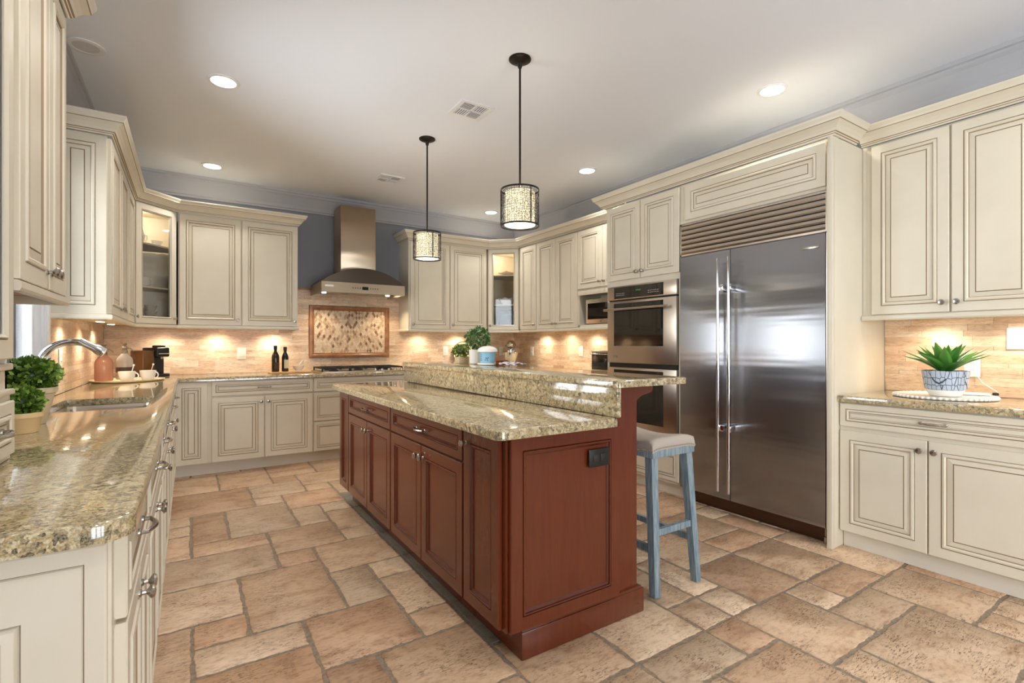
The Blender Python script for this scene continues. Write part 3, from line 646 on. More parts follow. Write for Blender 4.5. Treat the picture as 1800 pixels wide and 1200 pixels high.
for y in (1.66, 2.7, 3.8): fix(MB().prism([(1.716+x, z) for x, z in cb], y, y+.05, axis='y').build('corbel', 'cherry', iw))
tag(slab('worktop', rrect(.912, 1.498, 1.492, 3.96, .03, 5, (1, 0, 0, 1)), .876, CT, 'granite', e=.008), 'lower granite worktop of the cherry island', 'countertop')
tag(MB().box(1.493, 1.498, .913, 1.514, 3.95, 1.0365, b=.002).build('riser', 'granite'), 'upright granite riser between the island worktop and the raised bar', 'countertop')
tag(slab('raised_counter', rrect(1.478, 1.485, 1.935, 3.965, .03, 5), 1.0372, 1.067, 'granite', e=.008), 'raised granite bar top of the cherry island', 'countertop')
eo = thing('electrical_outlet', 'black outlet plate on the cherry end of the island', 'outlet', (1.44, 1.5545+.0, .745))
MB().box(-.057, -.006, -.037, .057, 0, .037, b=.002).build('plate', 'black', eo)
for x in (-.02, .02): MB().box(x-.015, -.0085, -.016, x+.015, -.005, .016, b=.002).build('socket', 'dark_iron', eo)
# stool
st = thing('bar_stool', 'weathered blue saddle bar stool with a beige nailhead seat beside the island', 'stool', (2.035, 1.88, 0))
hx_, hy_ = .155, .228
sm = MB(); nu, nv = 14, 20; vs = []
def seat_z(u, v): return .725+.028*(abs(v)**2)-.012*abs(u)**6-.012*abs(v)**10
for j in range(nv+1):
    for i in range(nu+1):
        u, v = -1+2*i/nu, -1+2*j/nv; vs.append((u*hx_, v*hy_, seat_z(u, v)+.012))
fs = [(j*(nu+1)+i, j*(nu+1)+i+1, (j+1)*(nu+1)+i+1, (j+1)*(nu+1)+i) for j in range(nv) for i in range(nu)]
per = [i for i in range(nu+1)]+[j*(nu+1)+nu for j in range(1, nv+1)]+[nv*(nu+1)+i for i in range(nu-1, -1, -1)]+[j*(nu+1) for j in range(nv-1, 0, -1)]
low = [(vs[k][0]*1.03, vs[k][1]*1.02, vs[k][2]-.03) for k in per]; low2 = [(x, y, z-.022) for x, y, z in low]; nb_ = len(vs); vs += low+low2; npn = len(per)
fs += [(per[k], nb_+k, nb_+(k+1) % npn, per[(k+1) % npn]) for k in range(npn)]+[(nb_+k, nb_+npn+k, nb_+npn+(k+1) % npn, nb_+(k+1) % npn) for k in range(npn)]
seat = fix(sm.add(vs, fs).build('seat', 'linen', st, sharp=80))
nl = MB()
for k in range(npn):
    for t in (0, .5):
        a, b = Vector(low[k]), Vector(low[(k+1) % npn]); p = a.lerp(b, t)+Vector((0, 0, -.012)); q = Vector((p.x/hx_, p.y/hy_, 0))
        n_ = Vector((math.copysign(1, p.x), 0, 0)) if abs(q.x) > abs(q.y) else Vector((0, math.copysign(1, p.y), 0))
        c_ = p+n_*.001; bm = bmesh.new(); bmesh.ops.create_uvsphere(bm, u_segments=6, v_segments=4, radius=.0042)
        for v in bm.verts: v.co += c_
        nl.bm(bm)
nl.build('nailheads', 'nickel', seat)
MB().box(-hx_*1.02, -hy_*1.015, .662, hx_*1.02, hy_*1.015, .712, b=.004).build('apron', 'blue_wood', st)
for sx in (-1, 1):
    for sy in (-1, 1):
        MB().bar((sx*.155, sy*.242, .003), (sx*.130, sy*.198, .67), .036, .036, w1=.044, d1=.044).build('leg', 'blue_wood', st)
def sx_at(z): return .155-.025*z/.67
def sy_at(z): return .242-.044*z/.67
for sy in (-1, 1): MB().bar((-sx_at(.30), sy*sy_at(.30), .30), (sx_at(.30), sy*sy_at(.30), .30), .032, .022).build('stretcher', 'blue_wood', st)
for sx in (-1, 1): MB().bar((sx*sx_at(.22), -sy_at(.22), .22), (sx*sx_at(.22), sy_at(.22), .22), .022, .032).build('stretcher', 'blue_wood', st)
# ------------------------------------------------------------------ range hood, cooktop, mosaic
hd = thing('range_hood', 'stainless chimney range hood with a curved canopy over the cooktop', 'hood', (1.607, 5.976, 1.765))
hw = .452
band = MB(); band.box(-hw, -.56, .0, hw, -.545, .108); band.box(-hw, -.545, 0, -hw+.012, 0, .108); band.box(hw-.012, -.545, 0, hw, 0, .108)
ar = [(hw*math.sin(R(a))/math.sin(R(40)), .108+.165*(math.cos(R(a))-math.cos(R(40)))/(1-math.cos(R(40)))) for a in range(-40, 41, 4)]
ca = MB(); n_ = len(ar)
ca.add([(x, -.556, z) for x, z in ar], [tuple(range(n_))]); 
ca.add([(x, -.556, z) for x, z in ar]+[(x, -.0, z) for x, z in ar], [(i, i+1, n_+i+1, n_+i) for i in range(n_-1)])
fix(ca.build('canopy', 'canopy_dark_reflection', hd)); bo = band.build('front_band', 'hood_steel', hd)
un = MB().box(-hw+.012, -.545, .03, hw-.012, 0, .04)
for k in range(3): un.box(-.37+.25*k, -.47, .022, -.14+.25*k, -.1, .031, b=.003)
un.build('filter_panel', 'steel', hd)
for x in (-.36, .36): MB().lathe([(0, 0), (.022, 0), (.024, .008), (0, .008)], (x, -.24, .014), 16).build('hood_bulb', 'bulb_warm', hd); light('hood_lamp', 'SPOT', (x, -.24, .008), 12, (1, .82, .58), hd, spot_size=R(120), spot_blend=.8, shadow_soft_size=.03)
MB().box(-.195, -.31, .26, .195, 0, 1.0, b=.003).build('chimney', 'hood_steel', hd)
MB().box(-.03, -.5625, .038, .035, -.5595, .072).build('display', 'black_glass', bo)
bt = MB()
for k in range(4): bt.lathe([(.006, 0), (.006, .003), (0, .003)], (-.13+.026*k, -.56, .055), 10, axis='y'); bt.lathe([(.006, 0), (.006, .003), (0, .003)], (.06+.026*k, -.56, .055), 10, axis='y')
bt.build('buttons', 'black', bo); MB().box(-.42, -.562, .055, -.33, -.5595, .075).build('nameplate', 'nickel', bo)
ct = thing('gas_cooktop', 'five-burner stainless gas cooktop with black grates under the hood', 'cooktop', (1.615, 5.68, CT+.001))
MB().box(-.455, -.25, 0, .455, .25, .012, b=.004).build('tray', 'steel', ct)
for x, y in ((-.3, .12), (-.3, -.1), (0, .02), (.3, .12), (.3, -.1)): MB().lathe([(.05, 0), (.05, .012), (.035, .016), (.035, .024), (0, .026)], (x, y, .012), 18).build('burner', 'dark_iron', ct)
for k in range(3):
    x0 = -.44+.295*k; g = MB()
    for x in (x0, x0+.145, x0+.28): g.bar((x, -.21, .046), (x, .21, .046), .013, .014)
    for y in (-.21, -.1, .02, .12, .21): g.bar((x0, y, .046), (x0+.28, y, .046), .014, .013)
    for x in (x0, x0+.28):
        for y in (-.21, .21): g.bar((x, y, .012), (x, y, .046), .013, .013)
    g.build('grate', 'dark_iron', ct)
for k in range(5): MB().lathe([(.018, 0), (.018, .012), (.014, .022), (0, .022)], (.12+.075*k, -.225, .012), 14).build('control_knob', 'nickel', ct)
mo = thing('mosaic_panel', 'framed harlequin diamond stone mosaic on the wall behind the cooktop', 'mosaic', (1.605, YB-.011, 1.36))
mw, mh = .465, .30
fm = MB(); prof = [(0, 0), (0, .014), (.008, .02), (.03, .022), (.042, .014), (.048, .016), (.055, .008), (.055, 0)]
for (ax, az), (bx, bz), (nx, nz) in (((-mw, -mh), (mw, -mh), (0, 1)), ((mw, -mh), (mw, mh), (-1, 0)), ((mw, mh), (-mw, mh), (0, -1)), ((-mw, mh), (-mw, -mh), (1, 0))):
    dx, dz = ((bx > ax)-(bx < ax)), ((bz > az)-(bz < az)); L0 = []; L1 = []
    for i, d_ in prof: L0.append((ax+nx*i+dx*i, -d_, az+nz*i+dz*i)); L1.append((bx+nx*i-dx*i, -d_, bz+nz*i-dz*i))
    for q in range(len(prof)-1): fm.add([L0[q], L1[q], L1[q+1], L0[q+1]], [(0, 1, 2, 3)])
fix(fm.build('frame', 'trimstone', mo))
di = MB(); iw_, ih_ = mw-.053, mh-.053; di.box(-iw_, -.004, -ih_, iw_, -.001, ih_, 1, t=(.5, .5, .5, 1)); pw, ph = .0335, .056
dcol = [(238, 218, 190)]*10+[(226, 200, 168)]*6+[(206, 176, 142)]*4+[(170, 136, 104)]*3+[(134, 102, 74)]*2
def clip(poly):
    for ax, lim, sg in ((0, iw_, 1), (0, -iw_, -1), (1, ih_, 1), (1, -ih_, -1)):
        out = []
        for i in range(len(poly)):
            a, b = poly[i-1], poly[i]; fa_, fb_ = (a[ax]-lim)*sg, (b[ax]-lim)*sg
            if (fa_ <= 0) != (fb_ <= 0): t = fa_/(fa_-fb_); out.append((a[0]+(b[0]-a[0])*t, a[1]+(b[1]-a[1])*t))
            if fb_ <= 0: out.append(b)
        poly = out
        if not poly: return poly
    return poly
for r_ in range(-11, 12):
    for c_ in range(-15, 16):
        cx, cz = c_*pw+(pw/2 if r_ % 2 else 0), r_*ph/2
        k = .94; pl = clip([(cx-pw/2*k, cz), (cx, cz-ph/2*k), (cx+pw/2*k, cz), (cx, cz+ph/2*k)])
        if len(pl) >= 3:
            n_ = len(pl); t = lin(rng.choice(dcol)); di.add([(x, -.0055, z) for x, z in pl], [tuple(range(n_))], 0, t)
fix(di.build('mosaic_field', ['travertine', 'tile_grout'], mo, sharp=60))

# ------------------------------------------------------------------ ceiling fixtures
def downlight(x, y, label):
    t = thing('recessed_light', label, 'light', (x, y, ZC), 0, 'recessed ceiling lights')
    MB().lathe([(.092, -.001), (.092, -.006), (.085, -.009), (.072, -.008), (.07, -.003), (.07, -.001)], (0, 0, 0), 32).build('trim_ring', 'fixture_white', t)
    MB().lathe([(0, -.004), (.07, -.004), (.07, -.001), (0, -.001)], (0, 0, 0), 28).build('lens', 'lamp_white', t)
    light('downlight', 'SPOT', (0, 0, -.02), DOWN_W, (1, .95, .89), t, spot_size=R(140), spot_blend=1, shadow_soft_size=.07)
downlight(.185, 3.68, 'lit recessed ceiling light above the aisle, nearest the sink window')
downlight(.185, 5.49, 'lit recessed ceiling light above the left range-wall corner')
downlight(3.24, 1.83, 'lit recessed ceiling light in front of the refrigerator')
downlight(3.24, 3.66, 'lit recessed ceiling light in front of the oven tower cabinets')
downlight(3.24, 5.49, 'lit recessed ceiling light above the right range-wall corner')
for x, y in ((.185, 1.85), (.185, 0), (3.24, 0), (1.7, -1.6)): light('room_downlight', 'SPOT', (x, y, ZC-.02), DOWN_W, (1, .95, .89), None, spot_size=R(140), spot_blend=1, shadow_soft_size=.07)
sp = thing('ceiling_speaker', 'round white ceiling speaker above the sink counter', 'speaker', (-.488, 3.67, ZC))
MB().lathe([(.088, -.001), (.088, -.006), (.07, -.010), (.062, -.008), (.062, -.001)], (0, 0, 0), 32).build('bezel', 'fixture_white', sp); MB().lathe([(0, -.007), (.062, -.007), (.062, -.001), (0, -.001)], (0, 0, 0), 28).build('grille', 'speaker_mesh', sp)
def vent(x, y, label):
    t = thing('ceiling_vent', label, 'vent', (x, y, ZC), 0, 'ceiling air vents'); a, b = .125, .125
    f = MB()
    for x0, y0, x1, y1 in ((-a, -b, a, -b+.03), (-a, b-.03, a, b), (-a, -b+.03, -a+.03, b-.03), (a-.03, -b+.03, a, b-.03), (-.008, -b+.03, .008, b-.03), (-a+.03, -.006, a-.03, .006)): f.box(x0, y0, -.007, x1, y1, -.001)
    f.build('frame', 'fixture_white', t); MB().box(-a+.03, -b+.03, -.0025, a-.03, b-.03, -.001).build('duct', 'black', t)
    s_ = MB()
    for q, (cx, cy) in enumerate(((-.052, -.05), (.052, -.05), (-.052, .05), (.052, .05))):
        for k in range(5):
            if q in (0, 3): s_.box(cx-.04, cy-.036+.0165*k, -.006, cx+.04, cy-.032+.0165*k, -.003)
            else: s_.box(cx-.038+.017*k, cy-.042, -.006, cx-.030+.017*k, cy+.042, -.003)
    s_.build('louvers', 'fixture_white', t)
vent(1.70, 3.17, 'square white air vent in the ceiling between the two pendants')
vent(1.71, 4.95, 'square white air vent in the ceiling near the range hood')
def pendant(x, y, label):
    t = thing('pendant_light', label, 'pendant', (x, y, ZC), 0, 'island pendant lights')
    MB().lathe([(.066, 0), (.066, -.006), (.058, -.012), (.05, -.014), (.03, -.022), (.016, -.026), (.012, -.05), (.009, -.055), (0, -.055)], (0, 0, 0), 28).build('canopy', 'bronze', t)
    MB().tube([(0, 0, -.05), (0, 0, -.79)], .0065, 10).build('rod', 'bronze', t)
    z1, z0 = -.775, -.985
    cg = MB()
    for z in (z1, z0): cg.lathe([(.111, z-.005), (.114, z-.005), (.114, z+.005), (.111, z+.005), (.111, z-.005)], (0, 0, 0), 40, caps=False)
    for k in range(3):
        a = R(120*k); cg.bar((0, 0, z1), (.112*math.cos(a), .112*math.sin(a), z1), .006, .006); b = R(120*k+30)
        cg.bar((.112*math.cos(b), .112*math.sin(b), z0), (.112*math.cos(b), .112*math.sin(b), z1), .005, .005)
    cage = cg.build('cage', 'bronze', t)
    # woven wire lattice
    na, nz = 46, 14; g = {}; lt = MB()
    for i in range(na):
        for k in range(nz+1):
            a = 2*math.pi*(i+rng.uniform(-.33, .33))/na; z = z0+(z1-z0)*(k+(rng.uniform(-.33, .33) if 0 < k < nz else 0))/nz
            g[i, k] = (.112*math.cos(a), .112*math.sin(a), z)
    for i in range(na):
        for k in range(nz+1):
            if k < nz and rng.random() < .85: lt.bar(g[i, k], g[i, k+1], .0013, .0013)
            if rng.random() < .8: lt.bar(g[i, k], g[(i+1) % na, k], .0013, .0013)
    lt.build('lattice', 'bronze', t)
    sh = MB().lathe([(.088, z0+.012), (.088, z1-.012)], (0, 0, 0), 40, caps=False)
    s_ = sh.build('shade', 'shade', t)
    MB().lathe([(0, z0+.004), (.09, z0+.004), (.09, z0+.010), (0, z0+.010)], (0, 0, 0), 32).build('diffuser', 'shade_bottom', t)
    light('pendant_bulb', 'SPOT', (0, 0, z0-.004), PEND_W, (1, .9, .72), t, spot_size=R(150), spot_blend=1, shadow_soft_size=.08)
    light('pendant_glow', 'POINT', (0, 0, z1+.06), PEND_W*.2, (1, .9, .72), t, shadow_soft_size=.05)
pendant(1.64, 2.444, 'lit drum pendant with wire lattice nearest the refrigerator end of the island')
pendant(1.64, 3.809, 'lit drum pendant with wire lattice over the range end of the island')
# under-cabinet pucks
def puck(x, y, label, p=1.0):
    t = thing('puck_light', label, 'light', (x, y, 1.394), 0, 'under-cabinet puck lights')
    MB().lathe([(.034, 0), (.034, -.008), (.028, -.012), (0, -.012)], (0, 0, 0), 20).build('housing', 'white_plastic', t)
    MB().lathe([(0, -.0135), (.024, -.0135), (.024, -.0115), (0, -.0115)], (0, 0, 0), 16).build('lens', 'bulb_warm', t)
    light('puck_bulb', 'SPOT', (0, 0, -.018), PUCK_W*p, (1, .87, .70), t, spot_size=R(150), spot_blend=.9, shadow_soft_size=.03)
pl = 'lit puck light under the cabinets '
for x, y, l in ((.25, 5.86, 'behind the narrow corner, left of the oil bottles'), (.75, 5.86, 'above the oil bottles'), (-.2, 5.82, 'above the black coffee machine'), (-.55, 4.1, 'nearest the sink window'), (-.55, 4.75, 'at mid sink wall'), (-.55, 5.35, 'above the siphon bottles'),
                (2.45, 5.86, 'just right of the range hood'), (3.0, 5.86, 'above the right corner cutting board'), (3.79, 5.2, 'above the stand mixer'), (3.79, 4.7, 'left of the microwave nook'), (3.79, 4.25, 'at the microwave nook'), (3.79, 3.7, 'above the toaster oven'),
                (3.79, 1.15, 'above the spiky plant'), (3.79, .75, 'at the right end by the switch plate')): puck(x, y, pl+l, .8 if y < 2 else 1)
# ------------------------------------------------------------------ plants
def leaf_ball(mb, c, rx, rz, n, ll, lw, mat=0, seed=1, core=True):
    q = random.Random(seed); c = Vector(c)
    for k in range(n):
        z = 1-2*(k+.5)/n; a = k*2.39996+q.uniform(-.3, .3); s_ = math.sqrt(1-z*z); d = Vector((s_*math.cos(a), s_*math.sin(a), z))
        r_ = q.uniform(.72, 1.0); p = c+Vector((d.x*rx, d.y*rx, d.z*rz))*r_
        u = (d*.9+Vector((q.uniform(-.9, .9), q.uniform(-.9, .9), q.uniform(-.5, .9)))).normalized(); s2 = u.cross(Vector((q.uniform(-1, 1), q.uniform(-1, 1), q.uniform(-1, 1)))).normalized(); w = u.cross(s2)
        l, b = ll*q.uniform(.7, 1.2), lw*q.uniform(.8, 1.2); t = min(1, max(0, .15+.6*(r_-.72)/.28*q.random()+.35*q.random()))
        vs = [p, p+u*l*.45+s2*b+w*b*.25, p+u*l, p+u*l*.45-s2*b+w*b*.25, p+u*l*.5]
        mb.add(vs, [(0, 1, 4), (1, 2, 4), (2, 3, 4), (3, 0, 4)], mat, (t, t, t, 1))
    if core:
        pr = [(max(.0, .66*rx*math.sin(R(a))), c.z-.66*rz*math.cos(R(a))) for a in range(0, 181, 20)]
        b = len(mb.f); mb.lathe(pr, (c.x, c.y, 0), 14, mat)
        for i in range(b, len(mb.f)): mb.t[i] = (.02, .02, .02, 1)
def potted(label, loc, pot, potmat, balls, name='potted_plant', leaf='boxwood_leaf', n=420, ll=.022, lw=.007, seed=1, patterned=None):
    t = thing(name, label, 'plant', loc)
    top = pot[-1]
    MB().lathe([(0, 0)]+pot+[(top[0]-.007, top[1]), (top[0]-.009, top[1]-.02), (0, top[1]-.021)], (0, 0, 0), 32).build('pot', potmat, t)
    MB().lathe([(0, top[1]-.019), (top[0]-.01, top[1]-.019), (top[0]-.011, top[1]-.03), (0, top[1]-.03)], (0, 0, 0), 24).build('soil', 'soil', t)
    f = MB()
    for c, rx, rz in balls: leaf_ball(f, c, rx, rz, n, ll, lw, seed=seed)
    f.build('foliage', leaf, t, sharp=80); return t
potted('small round boxwood in a low cream bowl, nearest on the sink counter', (-.492, 2.37, CT+.001), [(.048, 0), (.052, .012), (.057, .048), (.062, .054), (.062, .07)], 'cream_pot', [((0, 0, .105), .062, .054)], 'boxwood_plant', n=1150, ll=.016, lw=.0068, seed=3)
potted('larger round boxwood in a tall tapered pot behind the small one by the window', (-.508, 2.60, CT+.001), [(.042, 0), (.045, .004), (.07, .115), (.078, .12), (.078, .14)], 'pale_pot', [((0, 0, .185), .086, .066)], 'boxwood_plant', n=1250, ll=.02, lw=.0085, seed=4)
t = thing('potted_plant', 'leafy green herb plant in a white pot on the raised bar', 'plant', (1.84, 3.35, 1.068))
MB().lathe([(0, 0), (.042, 0), (.047, .004), (.052, .108), (.046, .108), (.043, .085), (0, .085)], (0, 0, 0), 28).build('pot', 'white_ceramic', t)
f = MB(); leaf_ball(f, (.02, .0, .19), .095, .075, 420, .028, .009, seed=7, core=False); leaf_ball(f, (.04, 0, .22), .05, .06, 120, .026, .009, seed=8, core=False)
for k in range(16):
    a = k*2.4; f.tube([(0, 0, .08), (.03*math.cos(a), .03*math.sin(a), .14), (.075*math.cos(a)+.02, .075*math.sin(a), .2)], .0014, 5)
f.build('foliage', 'herb_leaf', t, sharp=80)
t = thing('potted_plant', 'low yellow-green plant in a small wooden planter box on the raised bar', 'plant', (1.815, 3.53, 1.068))
MB().box(-.045, -.04, 0, .045, .04, .052, b=.003).build('planter_box', 'planter_wood', t); f = MB(); leaf_ball(f, (-.005, 0, .095), .07, .05, 320, .022, .007, seed=9); f.build('foliage', 'yellow_leaf', t, sharp=80)
# spiky plant by the refrigerator
tr = tag(MB().lathe([(0, 0), (.215, 0), (.226, .006), (.23, .014), (.222, .016), (.21, .012), (0, .012)], (0, 0, 0), 64).build('serving_tray', 'white_ceramic', None, (3.62, 1.05, CT+.001)), 'round white tray with a beaded rim under the spiky plant', 'tray')
bd_ = MB()
for k in range(56):
    a = 2*math.pi*k/56; bm = bmesh.new(); bmesh.ops.create_uvsphere(bm, u_segments=8, v_segments=6, radius=.0105)
    for v in bm.verts: v.co = Vector((v.co.x+.226*math.cos(a), v.co.y+.226*math.sin(a), v.co.z*.8+.0095))
    bd_.bm(bm)
bd_.build('beaded_rim', 'white_ceramic', tr)
t = thing('succulent_plant', 'spiky green succulent in a patterned pot beside the refrigerator', 'plant', (3.60, 1.035, CT+.0145))
MB().lathe([(0, 0), (.068, 0), (.074, .006), (.084, .03), (.0845, .034)], (0, 0, 0), 40).build('pot_base', 'white_ceramic', t)
MB().lathe([(.0845, .034), (.092, .04), (.106, .135), (.104, .142), (.098, .142), (.094, .12), (0, .118)], (0, 0, 0), 40).build('pot', 'patterned', t)
MB().lathe([(0, .126), (.095, .126), (.09, .119), (0, .119)], (0, 0, 0), 24).build('soil', 'soil', t)
f = MB(); q = random.Random(5)
for k in range(26):
    a = k*2.39996+.3; ring = k/26; tilt = R(14+56*ring**.9+q.uniform(-5, 5)); L = .145+.085*ring**.5+q.uniform(-.01, .015); wd = .036+.010*q.random()
    tv = .25+.5*q.random(); d = Vector((math.cos(a), math.sin(a), 0)); sd = Vector((-d.y, d.x, 0)); vs = []; p = d*.012+Vector((0, 0, .125)); N = 9
    for i in range(N+1):
        u = i/N; th = tilt*(.75+.45*u)-max(0, u-.75)*.9*ring; 
        if i: p = p+(d*math.sin(th)+Vector((0, 0, math.cos(th))))*(L/N)
        nrm = d*math.cos(th)*-1+Vector((0, 0, math.sin(th))); w = wd*(math.sin(math.pi*min(1, .22+.78*u)**.85) if u < 1 else 0)*1.0
        w = wd*max(.02, (1-u)**.6*(.55+1.1*u*(1-u)*2))
        vs += [p-sd*w+nrm*w*.38, p-sd*w*.5+nrm*w*.08, p, p+sd*w*.5+nrm*w*.08, p+sd*w+nrm*w*.38]
    for i in range(N):
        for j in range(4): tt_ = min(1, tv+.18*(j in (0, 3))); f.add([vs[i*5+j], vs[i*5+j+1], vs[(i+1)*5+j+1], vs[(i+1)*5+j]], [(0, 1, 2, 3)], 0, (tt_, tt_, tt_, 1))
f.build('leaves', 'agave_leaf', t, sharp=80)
t = thing('phone_charger', 'white charging pad with a cable on the counter behind the spiky plant', 'charger', (3.775, .965, CT+.0155), R(20))
MB().box(-.045, -.075, 0, .045, .075, .011, b=.004).build('pad', 'white_plastic', t)
MB().tube([(.04, -.06, .008), (.06, -.12, .008), (.085, -.11, .02), (.115, -.06, .06), (.135, -.03, .11), (.135, -.035, .155)], .0022, 6).build('cable', 'white_plastic', t); MB().box(.02, -.115, 0, .05, -.09, .014, b=.003).build('plug', 'black', t)
# ------------------------------------------------------------------ outlets and switches
def plate(label, loc, rot, w=.072, h=.118, kind='outlet', n=1, mat='outlet_white'):
    t = thing('wall_switch' if kind == 'switch' else 'electrical_outlet', label, 'switch' if kind == 'switch' else 'outlet', loc, rot, None)
    MB().box(-w/2, -.006, -h/2, w/2, 0, h/2, b=.002).build('plate', mat, t)
    for k in range(n):
        x = (k-(n-1)/2)*.046
        if kind == 'switch': MB().box(x-.0165, -.009, -.033, x+.0165, -.005, .033, b=.0015).build('rocker', mat, t)
        else:
            for z in (-.02, .02):
                s_ = MB().box(x-.015, -.0085, z-.0145, x+.015, -.005, z+.0145, b=.002).build('socket', mat, t)
                MB().box(x-.007, -.009, z-.004, x-.005, -.0083, z+.006).box(x+.005, -.009, z-.004, x+.007, -.0083, z+.006).build('slots', 'slot', s_)
    return t
yb, xr, xl = YB-.0115, XR-.0115, XL+.0115
plate('white double switch plate on the range wall left of the oil bottles', (.467, yb, 1.118), 0, .084, .122, 'switch', 2)
plate('white outlet on the range wall left of the leaning round tray', (2.835, yb, 1.126), 0)
plate('white outlet on the range wall behind the stand mixer', (3.70, yb, 1.12), 0)
plate('white outlet on the right wall just right of the stand mixer', (xr, 5.54, 1.12), M90)
plate('white outlet on the right wall left of the toaster oven', (xr, 4.53, 1.13), M90)
plate('white outlet behind the spiky plant with a cable plugged in', (xr, 1.0, 1.083), M90)
plate('wide white switch plate at the end of the counter right of the spiky plant', (xr, .79, 1.25), M90, .122, .122, 'switch', 2)
plate('outlet on the sink wall near the window', (xl, 4.09, 1.13), P90)
# ------------------------------------------------------------------ left corner props
ty = CT+.001
tag(MB().lathe([(0, 0), (.235, 0), (.246, .006), (.25, .016), (.242, .016), (.236, .009), (0, .009)], (0, 0, 0), 56).build('serving_tray', 'planter_wood', None, (-.42, 5.17, ty)), 'round pale tray holding siphon bottles and mugs on the sink counter', 'tray'); tz = ty+.0095
def siphon(label, x, y, mat, rot, shoulder):
    t = thing('siphon_bottle', label, 'bottle', (x, y, tz), rot)
    MB().lathe([(0, 0), (.056, 0), (.06, .006), (.06, shoulder), (.052, shoulder+.028), (.026, shoulder+.062), (.02, shoulder+.07), (0, shoulder+.07)], (0, 0, 0), 28).build('body', mat, t)
    h = shoulder+.068
    MB().lathe([(.021, h), (.024, h+.004), (.023, h+.022), (.018, h+.028), (.021, h+.036), (.021, h+.05), (.014, h+.058), (.012, h+.07), (.019, h+.076), (.016, h+.084), (0, h+.087)], (0, 0, 0), 18).build('siphon_head', 'siphon_metal', t)
    MB().tube([(.015, 0, h+.045), (.04, 0, h+.04), (.062, 0, h+.018)], [.0075, .006, .0045], 10).build('nozzle', 'siphon_metal', t)
    return t
siphon('pink glass siphon bottle at the left of the round tray', -.575, 5.15, 'pink_glass', R(20), .14)
s2 = siphon('clear glass siphon bottle behind the mugs on the round tray', -.455, 5.30, 'clear_ware', R(10), .15); MB().lathe([(.0605, .06), (.0612, .062), (.0612, .10), (.0605, .102)], (0, 0, 0), 28).build('label_band', 'label_dark', s2)
def mug(label, x, y, rot, r=.058, h=.078):
    t = thing('mug', label, 'mug', (x, y, tz), rot)
    MB().lathe([(0, 0), (r*.62, 0), (r*.7, .005), (r*.9, h*.45), (r, h), (r-.004, h), (r*.86, h*.45), (r*.6, .01), (0, .009)], (0, 0, 0), 30).build('cup', 'white_ceramic', t)
    MB().tube([(r*.93, 0, h*.85)]+[(r*.9+.026*math.sin(R(a)), 0, h*.52+.026*math.cos(R(a))) for a in range(20, 170, 20)]+[(r*.8, 0, h*.22)], .0048, 8).build('handle', 'white_ceramic', t); return t
mug('left white mug on the round tray', -.415, 5.0, R(-15)); mug('right white mug on the round tray, its handle toward the range', -.285, 5.10, R(-25))
def spoon(label, x, y, dx, dy):
    p = Vector((x, y, tz+.012)); q_ = Vector((x+dx, y+dy, tz+.125)); mb = MB(); mb.tube([p, p.lerp(q_, .5), q_], [.0022, .002, .003], 8); mb.lathe([(0, -.008), (.006, -.004), (.008, .002), (.005, .008), (0, .009)], tuple(q_), 10); return tag(mb.build('spoon', 'white_ceramic'), label, 'spoon')
spoon('white spoon standing in the left mug', -.40, 5.0, .028, .01); spoon('white spoon standing in the right mug', -.28, 5.1, .03, .01)
cm = thing('coffee_machine', 'black pod coffee machine in the left corner of the counter', 'coffee machine', (-.30, 5.74, ty), R(28))
MB().box(-.11, -.10, .0, -.015, .13, .245, b=.006).build('water_tank', 'brown_clear', cm)
MB().box(-.012, -.02, 0, .105, .13, .27, b=.008).box(-.01, -.13, .185, .10, .0, .272, b=.012).build('body', 'black', cm)
MB().lathe([(0, .272), (.05, .272), (.052, .285), (.046, .292), (0, .294)], (.045, -.05, 0), 24).build('lid', 'black', cm)
MB().box(-.005, -.135, 0, .098, -.02, .028, b=.004).build('drip_tray', 'black', cm); MB().box(.0, -.125, .0285, .093, -.03, .031).build('drip_grid', 'chrome', cm)
MB().lathe([(0, 0), (.012, 0), (.015, .02), (0, .02)], (.045, -.10, .166), 14).tube([(.0, -.136, .215), (.092, -.136, .215)], .005, 8).build('spout', 'chrome', cm)
# ------------------------------------------------------------------ beside the cooktop
tag(MB().box(-.20, -.10, 0, .20, .10, .012, b=.004).build('serving_board', 'board_wood', None, (.90, 5.74, ty)), 'thin wooden board under the oil bottles left of the cooktop', 'board'); bz = ty+.0125
def bottle(label, x, y, mat, lab, r, h, w0):
    t = thing('oil_bottle', label, 'bottle', (x, y, bz), R(45))
    s_ = h/.275
    MB().lathe([(0, 0), (r*1.28, 0), (r*1.34, .004), (r*1.34, .16*s_), (r*1.2, .178*s_), (.019, .205*s_), (.0145, .215*s_), (.0145, .25*s_), (0, .25*s_)], (0, 0, 0), 4 if False else 28).build('glass_body', mat, t)
    MB().lathe([(.0165, .235*s_), (.0175, .238*s_), (.0175, h), (0, h)], (0, 0, 0), 18).build('cap', 'black', t)
    lb = MB(); n = 14; rr = r*1.34+.0006
    for k in range(n):
        a, b = R(-160+130*k/n-0), R(-160+130*(k+1)/n)
        lb.add([(rr*math.cos(a), rr*math.sin(a), .035), (rr*math.cos(b), rr*math.sin(b), .035), (rr*math.cos(b), rr*math.sin(b), w0), (rr*math.cos(a), rr*math.sin(a), w0)], [(0, 1, 2, 3)])
    lb.build('paper_label', lab, t); return t
bottle('brown glass oil bottle with a dark label, left of the pair on the board', .763, 5.75, 'oil_glass', 'label_dark', .0275, .275, .10)
bottle('dark green oil bottle with a cream label, right of the pair on the board', .858, 5.76, 'dark_glass', 'label_cream', .025, .262, .125)
